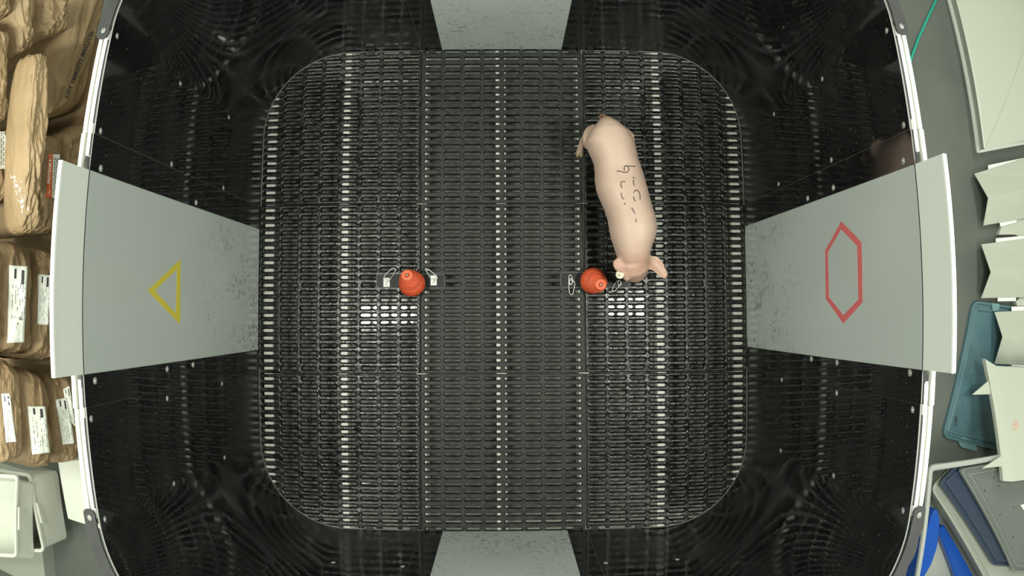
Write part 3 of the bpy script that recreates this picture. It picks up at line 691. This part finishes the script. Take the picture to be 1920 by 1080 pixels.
def patch(bvh, quad, name, m, parent, nx=6, ny=14, off=.0015, wav=0.):
    """a thin paper label lying on a sack"""
    G = []
    for j in range(ny + 1):
        for i in range(nx + 1):
            u, v = i / nx, j / ny; a = [quad[0][k] + (quad[1][k] - quad[0][k]) * u for k in (0, 1)]; b = [quad[3][k] + (quad[2][k] - quad[3][k]) * u for k in (0, 1)]
            G.append(on(bvh, a[0] + (b[0] - a[0]) * v, a[1] + (b[1] - a[1]) * v, off))
    last = next((g for g in G if g), None)
    if last is None: return None
    W_ = nx + 1
    for it in range(14):
        H = list(G)
        for j in range(ny + 1):
            for i in range(nx + 1):
                if G[j * W_ + i] is None: continue
                nb = [G[b_ * W_ + a_] for a_, b_ in ((i - 1, j), (i + 1, j), (i, j - 1), (i, j + 1)) if 0 <= a_ <= nx and 0 <= b_ <= ny and G[b_ * W_ + a_] is not None]
                if nb:
                    d0 = (G[j * W_ + i] - CAMP).length; dm = sum((q - CAMP).length for q in nb) / len(nb)
                    H[j * W_ + i] = CAMP + (G[j * W_ + i] - CAMP).normalized() * min(d0, d0 * .3 + dm * .7)
        G = H
    G = [g if g is not None else None for g in G]; F = []
    W = nx + 1
    for j in range(ny):
        for i in range(nx):
            q = (j * W + i, j * W + i + 1, (j + 1) * W + i + 1, (j + 1) * W + i)
            if all(G[k] is not None for k in q): F.append(q)
    G = [g if g is not None else last for g in G]
    o = mesh(name, G, F, m, parent, smooth=True)
    s = o.modifiers.new('thickness', 'SOLIDIFY'); s.thickness = .0006; s.offset = 0
    return o
def bars(bvh, quad, rects, name, m, parent, off=.0024):
    """printed blocks on a label; rects in label coordinates 0..1"""
    V = []; F = []
    for (u0, v0, u1, v1) in rects:
        def q(u, v):
            a = [quad[0][k] + (quad[1][k] - quad[0][k]) * u for k in (0, 1)]; b = [quad[3][k] + (quad[2][k] - quad[3][k]) * u for k in (0, 1)]
            return on(bvh, a[0] + (b[0] - a[0]) * v, a[1] + (b[1] - a[1]) * v, off)
        P = [q(u0, v0), q(u1, v0), q(u1, v1), q(u0, v1)]
        if all(P): b = len(V); V += P; F.append((b, b + 1, b + 2, b + 3))
    if V:
        o = mesh(name, V, F, m, parent); return o
def txt(bvh, s, p0, p1, hpx, name, m, parent, off=.0016, flip=1):
    """text whose baseline runs from p0 to p1 in the picture, laid on the surface"""
    cu = bpy.data.curves.new('lettering', 'FONT'); cu.body = s; cu.size = 1; cu.offset = .022; cu.resolution_u = 2; to = bpy.data.objects.new('lettering', cu); COL.objects.link(to)
    d = dg(); d.update(); ev = to.evaluated_get(d); me = ev.to_mesh(); vs_ = [v.co.copy() for v in me.vertices]; fs = [tuple(p.vertices) for p in me.polygons]; ev.to_mesh_clear(); bpy.data.objects.remove(to)
    w = max(v.x for v in vs_); L = math.hypot(p1[0] - p0[0], p1[1] - p0[1]); dx, dy = (p1[0] - p0[0]) / L, (p1[1] - p0[1]) / L; nx_, ny_ = dy * flip, -dx * flip
    V = []; ok = True
    for v in vs_:
        x = v.x / w * L; y = v.y * hpx / .7; V.append(on(bvh, p0[0] + dx * x + nx_ * y, p0[1] + dy * x + ny_ * y, off))
    fs = [f for f in fs if all(V[i] is not None for i in f)]; g0 = next((v for v in V if v is not None), None)
    if g0 is None: return None
    return mesh(name, [v if v is not None else g0 for v in V], fs, m, parent)
rl = random.Random(5)
def shipping(s_, quad, seed, qr=False):
    b = bvh_of(s_); p = patch(b, quad, 'paper_label', M['white'], s_); 
    if p is None: return
    p['label'] = 'white printed label'
    b = bvh_of(p); r = random.Random(seed); R = [(.30, .04, .42, .17), (.70, .05, .86, .24)]
    for col_ in (.22, .40, .52, .66, .80, .92):
        v = .2 + r.random() * .1
        while v < (.70 if qr else .93):
            l = .006 + r.random() * .022
            if r.random() < .62: R.append((col_, v, col_ + .035, v + l))
            v += l + .006 + (r.random() < .10) * .08
    bars(b, quad, R, 'label_print', M['ink2'], p, off=.0008)
sk = {}
SK = [('mid1', [(14, 447), (70, 452), (68, 668), (8, 666)], 'brown sack in the middle row with the longest white label, its top paper loosely creased', 'kraft_d', -1.27, .012),
 ('mid2', [(72, 458), (118, 470), (112, 682), (64, 672)], 'brown sack in the middle row lying next to the pen, small white label', 'kraft_d', -1.27, .012),
 ('mid0', [(-42, 440), (12, 442), (6, 668), (-47, 665)], 'brown sack at the left picture edge beside the long white label', 'kraft_d', -1.27, .012),
 ('low0', [(-8, 672), (38, 676), (54, 870), (0, 878)], 'brown sack in the lowest row at the left picture edge with a tilted narrow label', 'kraft_d', -1.27, .014),
 ('low1', [(41, 684), (92, 700), (112, 886), (57, 878)], 'brown sack in the middle of the lowest row with a clean upright white label', 'kraft_d', -1.27, .014),
 ('low2', [(96, 700), (150, 700), (160, 868), (115, 878)], 'brown sack of the lowest row half hidden by the white boards, two white labels', 'kraft_d', -1.27, .014),
 ('up2', [(68, 92), (100, 108), (79, 436), (48, 436)], 'tall pale sack with a crumpled lower end and a torn shiny patch', 'kraft', -1.21, .018),
 ('up3', [(-25, 38), (26, 50), (20, 232), (-32, 240)], 'smooth tan sack cut off by the left picture edge, above the orange and white label', 'kraft', -1.33, .014),
 ('up4', [(28, -45), (80, -40), (64, 90), (32, 112)], 'tan sack with long diagonal folds near the top left corner', 'kraft', -1.33, .018),
 ('up5', [(88, -50), (142, -45), (130, 62), (80, 74)], 'tan sack end folded to a sharp flap just above the lot number sack', 'kraft', -1.33, .015),
 ('up1', [(128, 16), (222, -60), (160, 208), (92, 226)], 'large tan sack stamped with a lot number, lying against the upper left wall', 'kraft', -1.34, .010),
 ('up6', [(120, 252), (170, 222), (154, 335), (128, 340)], 'tan sack wedged between the lot number sack and the left door', 'kraft', -1.33, .018),
 ('up7', [(-30, 238), (24, 236), (24, 384), (-30, 384)], 'tan sack with an orange edged white label at the left picture edge', 'kraft_d', -1.33, .012),
 ('up8', [(84, 252), (120, 246), (124, 436), (86, 440)], 'brown sack with an orange and white label beside the left door', 'kraft_d', -1.33, .012),
 ('up0', [(-30, -60), (24, -55), (24, 30), (-28, 34)], 'tan sack corner in the very top left corner of the picture', 'kraft', -1.33, .014)]
for i, (k, q, lab, m_, X, fo) in enumerate(SK):
    sk[k] = sack(q, lab, m_, X=X, seed=i + 1, fold=fo, depth=.055 if k == 'up2' else .22, tie=1.0 if k == 'up2' else .7 if k in ('up3', 'up4', 'up5', 'up6', 'up8') else .35)
shipping(sk['mid1'], [(17, 497), (51, 500), (45, 641), (13, 643)], 1, True)
shipping(sk['mid2'], [(71, 514), (95, 516), (90, 609), (70, 608)], 2)
shipping(sk['low0'], [(2, 738), (18, 738), (30, 828), (11, 830)], 3)
shipping(sk['low1'], [(51, 762), (84, 762), (93, 848), (60, 852)], 4)
shipping(sk['low2'], [(104, 749), (125, 746), (139, 831), (117, 834)], 5)
shipping(sk['low2'], [(118, 730), (130, 724), (141, 800), (128, 786)], 6)
def brand(s_, wq, oq, text, a, b_):
    bb = bvh_of(s_); p = patch(bb, wq, 'paper_label', M['white'], s_); p['label'] = 'white printed label'
    o_ = patch(bb, oq, 'orange_band', M['orange'], s_, off=.0019)
    if o_: o_['label'] = 'orange label band'
    R = [(c_, .08 + .03 * k, c_ + .1, .08 + .03 * k + .02) for c_ in (.25, .45, .65) for k in range(28) if (k * 7 + int(c_ * 10)) % 4]
    bars(bvh_of(p), wq, R, 'label_print', M['ink2'], p, off=.0008)
    if text: txt(bvh_of(o_), text, a, b_, 5.2, 'band_lettering', M['white'], o_, off=.0008)
brand(sk['up8'], [(98, 289), (115, 290), (109, 372), (96, 371)], [(91, 288), (99, 289), (97, 371), (86, 371)], 'PROTEAM 911', (93.5, 345), (97.5, 292))
txt(bvh_of(sk['up8']), '2', (92.5, 364), (93.5, 356), 6, 'band_emblem', M['white'], sk['up8'], off=.0034)
brand(sk['up7'], [(-6, 228), (12, 229), (12, 317), (-8, 317)], [(12, 229), (17, 230), (17, 317), (12, 317)], '', None, None)
bb = bvh_of(sk['up1'])
txt(bb, 'LOT 16062771 BAG2135', (127, 184), (176, 60), 7.0, 'stamped_lettering', M['ink2'], sk['up1'])
# bright torn plastic streaks on the tall sack
M['tear'] = mat('torn_film', (.80, .74, .62), .25)
bb = bvh_of(sk['up2']); V = []; F = []; rr_ = random.Random(8)
for k in range(42):
    t = k / 41; x0 = 24 + t * 18 + rr_.uniform(-5, 5) + (6 if k % 3 == 0 else 0); y0 = 326 + t * 62 + rr_.uniform(-4, 4); L = rr_.uniform(2, 8); w = rr_.uniform(.5, 2.2)
    P = [on(bb, x0, y0, .001), on(bb, x0 + w, y0 + .5, .001), on(bb, x0 + w + .8, y0 + L, .001), on(bb, x0 + .6, y0 + L, .001)]
    if all(P): b = len(V); V += P; F.append((b, b + 1, b + 2, b + 3))
if V: mesh('torn_film', V, F, M['tear'], sk['up2'])
cr = thing('wooden_crate', (-1.6, .1, FZ), 'plain low wooden crate carrying the brown sacks outside the left wall', 'crate')
M['wood'] = mat('bare_wood', (.30, .20, .11), .7, color2=(.38, .26, .15), noise_amt=.2, noise_scale=12)
box('crate_body', -1.95, -1.32, -.52, .80, FZ, .57, M['wood'], cr)
box('crate_top', -1.97, -1.29, -.54, .82, .57, .59, M['wood'], cr)
# ------------------------------------------------------------------ tubs, lids and folded sheets
M['tote_w'] = mat('white_tub_plastic', (.72, .74, .66), .35)
M['tote_g'] = mat('grey_tub_plastic', (.36, .38, .33), .4)
M['tote_c'] = mat('clear_grey_tub_plastic', (.42, .44, .41), .3)
M['teal'] = mat('teal_plastic', (.075, .15, .18), .35, color2=(.095, .175, .205), noise_amt=.25, noise_scale=5)
M['teal_l'] = mat('worn_teal_plastic', (.16, .29, .30), .4)
M['navy'] = mat('navy_plastic', (.030, .045, .080), .3)
M['navy_l'] = mat('pale_navy_plastic', (.085, .11, .155), .3)
M['lid_g'] = mat('grey_lid_plastic', (.15, .165, .155), .35)
M['lid_gl'] = mat('pale_lid_plastic', (.34, .36, .32), .4)
M['blue'] = mat('blue_plastic', (.005, .075, .42), .3)
M['sheet_w'] = mat('cream_sheet_plastic', (.52, .54, .465), .4)
M['hole'] = mat('hole_dark', (.01, .01, .012), .8)
def skin_rings(name, rings, m, parent, cap0=True, cap1=True, loc=None, smooth=True):
    V = []; F = []; n = len(rings[0])
    for r in rings: V += [Vector(p) for p in r]
    for i in range(len(rings) - 1):
        for k in range(n): F.append((i * n + k, i * n + (k + 1) % n, (i + 1) * n + (k + 1) % n, (i + 1) * n + k))
    if cap0: F.append(tuple(range(n))[::-1])
    if cap1: F.append(tuple((len(rings) - 1) * n + k for k in range(n)))
    o = fixn(mesh(name, V, F, m, parent, smooth=False, loc=loc)); 
    if smooth:
        for p in o.data.polygons: p.use_smooth = len(p.vertices) == 4
        e = o.modifiers.new('edge_split', 'EDGE_SPLIT'); e.split_angle = math.radians(40)
    return o
class RP(list): pass
def offs(C, d):
    n = len(C); c = sum(C, Vector()) / n; L = []
    for i in range(n):
        a, b = C[i], C[(i + 1) % n]; t = b - a; t.z = 0; t.normalize(); nr = Vector((-t.y, t.x, 0))
        if nr.dot(c - a) < 0: nr = -nr
        L.append((a + nr * d, t))
    out = []
    for i in range(n):
        (p, u), (q, v) = L[i - 1], L[i]; den = u.x * v.y - u.y * v.x
        k = ((q.x - p.x) * v.y - (q.y - p.y) * v.x) / den; out.append(Vector((p.x + u.x * k, p.y + u.y * k, C[i].z)))
    return out
def inset(P, d, dz=0.):
    if isinstance(P, RP):
        C = [p + Vector((0, 0, dz)) for p in offs(P.C, d)]; r = P.r - d if P.r > d else 0; R = RP(roundpoly(C, max(r, .006), P.n)); R.C = C; R.r = P.r - d; R.n = P.n; return R
    n = len(P); c = sum(P, Vector()) / n; out = []
    for i in range(n):
        a, b = P[i - 1], P[(i + 1) % n]; t = (b - a); t.z = 0
        if t.length < 1e-9: t = Vector((1, 0, 0))
        t.normalize(); nrm = Vector((-t.y, t.x, 0))
        if nrm.dot(c - P[i]) < 0: nrm = -nrm
        out.append(P[i] + nrm * d + Vector((0, 0, dz)))
    return out
def rp(px, z, r=.04, n=6):
    R = RP(roundpoly([PZ(*p, z) for p in px], r, n)); R.C = [PZ(*p, z) for p in px]; R.r = r; R.n = n; return R
def tub(name, top_px, zt, bot_px, zb, m, label, cat, group=None, r=.04, lip=.014, wall=.004, handle=None):
    T = rp(top_px, zt, r); B = rp(bot_px, zb, r * .8); c = sum(B, Vector()) / len(B)
    o = thing(name, (c.x, c.y, zb), label, cat, group)
    Ti = inset(T, lip); 
    skin_rings('tub_wall', [B, Ti, inset(Ti, wall), inset(B, wall, .006)], m, o, True, True)
    skin_rings('tub_rim', [inset(T, lip - .001, -.016), inset(T, .001, -.016), inset(T, 0, -.002), inset(T, .002, .003), inset(T, lip - .002, .003), inset(T, lip + wall, -.001), inset(T, lip + wall, -.016)], m, o, False, False)
    return o
t1 = tub('storage_tub', [(-90, 880), (34, 890), (32, 1046), (-90, 1036)], .20, [(-60, 895), (62, 903), (64, 1047), (-60, 1034)], .02, M['tote_w'], 'white plastic tub with a raised rim, upper one of the two', 'tub', 'white tubs beside the sacks')
t2 = tub('storage_tub', [(-60, 868), (56, 888), (84, 1036), (-40, 1028)], .012, [(-20, 880), (108, 882), (126, 1010), (-10, 1034)], -.28, M['tote_w'], 'white plastic tub with a small side handle, under the tub at the left edge', 'tub', 'white tubs beside the sacks')
hp = [PX(*p, PZ(70, 960, .0).x + .012) for p in ((66, 942), (69, 942), (79, 980), (76, 981))]
prism('tub_handle', hp, (.012, 0, 0), M['tote_w'], t2, .002)
hp = [PX(*p, PZ(36, 960, .19).x + .010) for p in ((33, 950), (37, 950), (37, 992), (33, 993))]
prism('tub_handle', hp, (.012, 0, 0), M['tote_w'], t1, .002)
o = box('white_block', 0, 1, 0, 1, 0, 1, M['tote_w']) if False else None
A = [PZ(*p, -.12) for p in ((109, 870), (165, 860), (186, 990), (128, 978))]
A = [PZ(108, 865, -.16), PZ(175, 860, -.16), PZ(188, 992, -.16), PZ(127, 973, -.16)]
o = prism('white_box', A, (0, 0, -.42 + .16), M['tote_w'], None, .006, loc=(A[0].x, A[0].y, FZ)); tag(o, 'plain white plastic box below the lowest sacks, beside the white boards', 'box')
A = [PZ(-80, 1020, -.285), PZ(75, 1020, -.285), PZ(87, 1100, -.285), PZ(-80, 1100, -.285)]
A = [Vector((PZ(-80, 900, -.28).x, PZ(0, 868, -.28).y, -.282)), Vector((PZ(84, 960, -.28).x, PZ(0, 868, -.28).y, -.282)), PZ(88, 1110, -.282), Vector((PZ(-80, 900, -.28).x, PZ(88, 1110, -.28).y, -.282))]
o = prism('low_platform', A, (0, 0, FZ + .282), M['tote_g'], None, .004, loc=(A[0].x, A[0].y, FZ)); tag(o, 'low grey box under the two white tubs, in the bottom left corner', 'box')
# green hose
hp = [PZ(1760, -10, FZ + .009), PZ(1756, -2, FZ + .009), PZ(1738, 36, FZ + .009), PZ(1722, 72, FZ + .009), PZ(1711, 102, FZ + .009), PZ(1700, 135, FZ + .009)]
M['hose'] = mat('green_hose', (.02, .36, .27), .35)
o = tube('hose', hp, .0085, M['hose'], None, 12); tag(o, 'thin green hose lying on the grey floor outside the upper right wall', 'hose')
# big white tray upside down
T = [(1782, -60), (1846, 281), (1948, 258), (1948, -20)]; B = [(1765, -60), (1830, 288), (1856, 294), (1990, 268), (1990, -60)]
Bp = roundpoly([PZ(*p, FZ + .002) for p in B], .01, 3); 
o = thing('storage_box', (2.1, .95, FZ), 'large pale storage box, lid down, in the upper right corner', 'box')
lo = [PZ(*p, FZ + .002) for p in ((1770, -20), (1831, 288), (1950, 266), (1950, -20))]; hi = [PZ(*p, FZ + .13) for p in ((1787, -20), (1845, 281), (1948, 258), (1948, -20))]
lo = roundpoly(lo, .02, 4); hi = roundpoly(hi, .02, 4); mid = [a.lerp(b, .35) for a, b in zip(inset(lo, .016), hi)]
skin_rings('box_flange', [lo, [p + Vector((0, 0, .02)) for p in lo], inset(lo, .016, .022)], M['dooredge'], o, True, True)
skin_rings('box_body', [inset(lo, .016, .021), inset(hi, .0), inset(hi, .012, .006)], M['sheet_w'], o, False, True)
# folded sheets
def folded(px_u, px_f, px_l, z0, zr, label, tabs=()):
    """px_u, px_f, px_l: (near, far) ends of the upper edge, the fold and the lower edge"""
    a0, a1 = PZ(*px_u[0], z0), PZ(*px_u[1], z0); f0, f1 = PZ(*px_f[0], zr), PZ(*px_f[1], zr); b0, b1 = PZ(*px_l[0], z0), PZ(*px_l[1], z0)
    c = (a0 + a1 + b0 + b1) / 4; o = thing('folded_sheet', (c.x, c.y, FZ), label, 'sheet', 'folded white sheets lined up on the floor')
    dn = Vector((0, 0, -.005)); V = [a0, a1, f1, f0, b0, b1]; V = V + [v + dn for v in V]
    F = [(0, 1, 2, 3), (3, 2, 5, 4), (6, 9, 8, 7), (9, 10, 11, 8), (0, 6, 7, 1), (4, 5, 11, 10), (0, 3, 9, 6), (3, 4, 10, 9), (1, 7, 8, 2), (2, 8, 11, 5)]
    bevel(fixn(mesh('bent_panel', V, F, M['sheet_w'], o)), .0012, 2)
    for q in tabs: prism('edge_tab', [PZ(*p, z0 - .012) for p in q], (0, 0, .006), M['dooredge'], o, .001)
    return o
fz = FZ + .05
folded(((1827, 325.5), (1990, 274)), ((1853, 371), (1990, 340)), ((1844, 423), (1990, 397)), fz, fz + .085, 'white folded sheet with a notched end, nearest the large pale storage box', [[(1852, 310), (1990, 282), (1990, 300), (1852, 322)], [(1873, 414), (1905, 405), (1905, 417), (1875, 425)]])
folded(((1840, 458), (1990, 438)), ((1858, 510), (1990, 499)), ((1840, 559), (1990, 556)), fz, fz + .085, 'white folded sheet with a notched end, just above the teal lid', [[(1866.5, 447), (1990, 436), (1990, 450), (1866.5, 458)], [(1870, 555), (1904, 554), (1904, 564.5), (1870, 565)]])
folded(((1865, 585), (1990, 578)), ((1880, 631.5), (1990, 628)), ((1865, 682), (1990, 686)), fz, fz + .085, 'white folded sheet with a notched end, lying over the right side of the teal lid', [[(1896, 575), (1990, 572), (1990, 584), (1896, 586)], [(1896, 680), (1930, 680), (1930, 689), (1896, 689)]])
for q, lab in (([(1873, 440), (1879, 420), (1906, 412), (1990, 395), (1990, 430), (1912, 446), (1905, 440)], 'beige plastic block under and between the first two folded sheets'), ([(1905, 566), (1912, 558), (1990, 555), (1990, 572), (1908, 574)], 'beige plastic block under the second and third folded sheets')):
    A = [PZ(*p, FZ + .035) for p in q]; o = prism('support_block', A, (0, 0, -.034), M['sheet_w'], None, .002, loc=(A[0].x, A[0].y, FZ)); tag(o, lab, 'block', 'beige blocks under the folded sheets')
# teal lid
lid = [(1822, 562), (1900, 574), (1872, 846), (1763, 820)]
def lid_thing(name, px, z, ms, label, cat, group=None, r=.05, rims=((0, 0), (.004, .012), (.016, .014), (.022, .006), (.034, .006), (.040, .011), (.048, .011), (.054, .004)), th=.006):
    P = rp(px, z, r, 7); c = sum(P, Vector()) / len(P); o = thing(name, (c.x, c.y, z - th), label, cat, group)
    rings = [[p + Vector((0, 0, -th)) for p in P]] + [inset(P, a, b) for a, b in rims]
    skin_rings('lid_panel', rings, ms[0], o, True, True, smooth=True)
    for a, b in ((rims[1][0] + .002, rims[1][1] + .0008), (rims[5][0], rims[5][1] + .0006)):
        V, F = tube_geo(inset(P, a, b), .0018, 6, True); fixn(mesh('raised_rim', V, F, ms[1], o, smooth=True))
    return o, P
tl, P = lid_thing('tub_lid', lid, FZ + .008, (M['teal'], M['teal_l']), 'long teal plastic lid with small drilled holes lying on the grey floor', 'lid', r=.06)
HO = [(1855, 612), (1838, 631), (1851.5, 635.5), (1840, 667), (1804.5, 764), (1827, 771.5), (1850.5, 777), (1811, 790), (1836, 798), (1812, 708)]
def holes(parent, pts, z, r):
    for p in pts:
        q = PZ(*p, z); lathe('drilled_hole', [(r, 0), (r * .9, .0004), (.0002, .0005)], q, (0, 0, 1), M['hole'], parent, n=14)
holes(tl, HO, FZ + .0122, .0032)
lathe('drilled_hole', [(.006, 0), (.006, .0012), (.003, .0014)], PZ(1820.5, 696.5, FZ + .012), (0, 0, 1), M['teal_l'], tl, n=14)
def clasp(px, z, parent, m):
    A = rp(px, z, .006, 3); return bevel(prism('clasp', A, (0, 0, .010), m, parent), .001, 1)
clasp([(1793, 822), (1806, 819), (1828, 828), (1830, 846), (1800, 838)], FZ + .006, tl, M['teal_l'])
clasp([(1858, 568), (1873, 570), (1871, 583), (1860, 584)], FZ + .02, tl, M['teal_l'])
M['ink3'] = mat('black_lettering', (.01, .012, .014), .6)
me_f = [PZ(1760, 780, FZ + .0125), PZ(1860, 780, FZ + .0125), PZ(1860, 820, FZ + .0125), PZ(1760, 820, FZ + .0125)]
bb = BVHTree.FromPolygons([PZ(x, y, FZ + .0122) for x, y in ((1700, 700), (1900, 700), (1900, 900), (1700, 900))], [(0, 1, 2, 3)])
txt(bb, 'C203', (1793.5, 799), (1794.5, 781), 4.5, 'lid_lettering', M['ink3'], tl, off=.0008)
# long white piece with fins
zt0, zt1 = -.235, -.05
o = thing('folded_sheet', (*PZ(1885, 790, FZ).xy, FZ), 'long pale folded sheet with two triangular fins, pink stain on its face', 'sheet')
a0, a1 = PZ(1847, 673, zt0), PZ(1881, 902, zt1); f0, f1 = PZ(1868, 686, zt0 + .02), PZ(1899, 903, zt1 + .02); g0, g1 = PZ(1955, 691, zt0 + .03), PZ(1955, 895, zt1 + .03)
V = [a0, a1, f1, f0, g1, g0]; V = V + [v + Vector((0, 0, -.006)) for v in V]
F = [(0, 1, 2, 3), (3, 2, 4, 5), (6, 9, 8, 7), (9, 11, 10, 8), (0, 6, 7, 1), (0, 3, 9, 6), (1, 7, 8, 2), (2, 8, 10, 4), (4, 10, 11, 5), (3, 5, 11, 9)]
bevel(fixn(mesh('bent_panel', V, F, M['sheet_w'], o)), .0012, 2)
prism('side_flange', [a0 + Vector((0, 0, -.006)), a1 + Vector((0, 0, -.006)), a1 + Vector((0, 0, -.03)), a0 + Vector((0, 0, -.03))], (.005, 0, 0), M['sheet_w'], o)
for q, zq in (([(1821.5, 740), (1852, 714), (1858, 739)], zt0 + .03), ([(1839.5, 878), (1876, 855), (1879, 874)], zt1 - .03)): prism('triangular_fin', [PZ(*p, zq) for p in q], (0, 0, .006), M['sheet_w'], o, .001)
for yy, zq in ((695, zt0), ):
    q0 = PZ(1900, yy, zq); box('support_foot', q0.x, q0.x + .12, q0.y - .01, q0.y + .01, FZ, zq + .008, M['sheet_w'], o)
pc = None; z0 = -.12; st_ = []
for k in range(18):
    a = 2 * math.pi * k / 18; st_.append(PZ(1904 + 6.5 * math.cos(a) * (1 + .2 * math.sin(3 * a)), 797 + 11 * math.sin(a) * (1 + .15 * math.cos(5 * a)), z0))
M['stain'] = mat('pink_stain', (.55, .36, .29), .6, color2=(.60, .55, .45), noise_amt=.15, noise_scale=60)
pl_n = (f1 - f0).cross(g0 - f0).normalized()
def toplane(p):
    d = (p - CAMP); t = (f0 - CAMP).dot(pl_n) / d.dot(pl_n); return CAMP + d * t + Vector((0, 0, .0006))
prism('pink_stain', [toplane(p) for p in st_], (0, 0, .0003), M['stain'], o)
# big pale tub with its contents, bottom right
tb = tub('storage_tub', [(1742, 872), (1985, 828), (1985, 1150), (1704, 1150)], -.10, [(1745, 885), (1960, 845), (1960, 1125), (1714, 1125)], FZ + .002, M['tote_c'], 'big pale open tub in the bottom right corner holding stacked lids', 'tub', r=.04, lip=.022)
def shell(name, px, z, h, m, m2, label, cat, r, taper=.03, group=None):
    P = rp(px, z, r, 8); c = sum(P, Vector()) / len(P); o = thing(name, (c.x, c.y, z - h), label, cat, group)
    skin_rings('shell_wall', [inset(P, taper, -h), inset(P, .012, -.012), inset(P, .004, -.012), inset(P, 0, -.006), inset(P, 0, 0), inset(P, .003, .003), inset(P, .014, .002), inset(P, .020, -.006), inset(P, .026, -.006), inset(P, .030, 0), inset(P, .036, 0)], m, o, True, True)
    V, F = tube_geo(inset(P, .033, .001), .002, 6, True); fixn(mesh('raised_rim', V, F, m2, o, smooth=True))
    return o
shell('nested_tray', [(1744, 915), (1790, 868), (1945, 868), (1945, 1130), (1868, 1130)], -.215, .19, M['tote_g'], M['lid_gl'], 'pale grey deep tray, lowest of the stack in the big tub', 'tray', .05)
shell('nested_tray', [(1760, 905), (1793, 872), (1935, 868), (1940, 1064), (1862, 1060)], -.17, .035, M['navy'], M['navy_l'], 'navy blue tray between the grey tray and the holed lid', 'tray', .04, taper=.02)
lg, P = lid_thing('tub_lid', [(1794, 878), (1925, 852), (1960, 1072), (1898, 1072)], -.15, (M['lid_g'], M['lid_gl']), 'grey plastic lid with round holes on top of the stack in the big tub', 'lid', r=.05)
holes(lg, [(1864, 896), (1872, 911), (1846.5, 920), (1900.5, 951), (1875, 965), (1899.5, 1006)], -.1458, .0052)
A = [PZ(*p, -.1455) for p in ((1913, 947), (1935, 940), (1938, 952), (1920, 957))]; q = prism('white_tag', A, (0, 0, .0012), M['white'], lg)
# blue pieces by the tub wall
def bluepiece(px, z, h, label):
    A = rp(px, z, .02, 5); c = sum(A, Vector()) / len(A); o = skin_rings('blue_scoop', [inset(A, .006, -h), inset(A, 0, -h * .6), A, inset(A, .006, .006)], M['blue'], None, True, True, loc=(c.x, c.y, z - h)); tag(o, label, 'scoop', 'blue plastic pieces in the big tub'); return o
bluepiece([(1756, 952), (1762, 972), (1757, 1025), (1746, 1058), (1724, 1095), (1716, 1095), (1733, 1010), (1746, 965)], -.23, .17, 'curved blue plastic piece against the side of the big tub, left of the stack')
bluepiece([(1757, 993), (1769, 983), (1840, 1110), (1800, 1110)], -.355, .055, 'blue plastic piece leaning under the stacked trays')
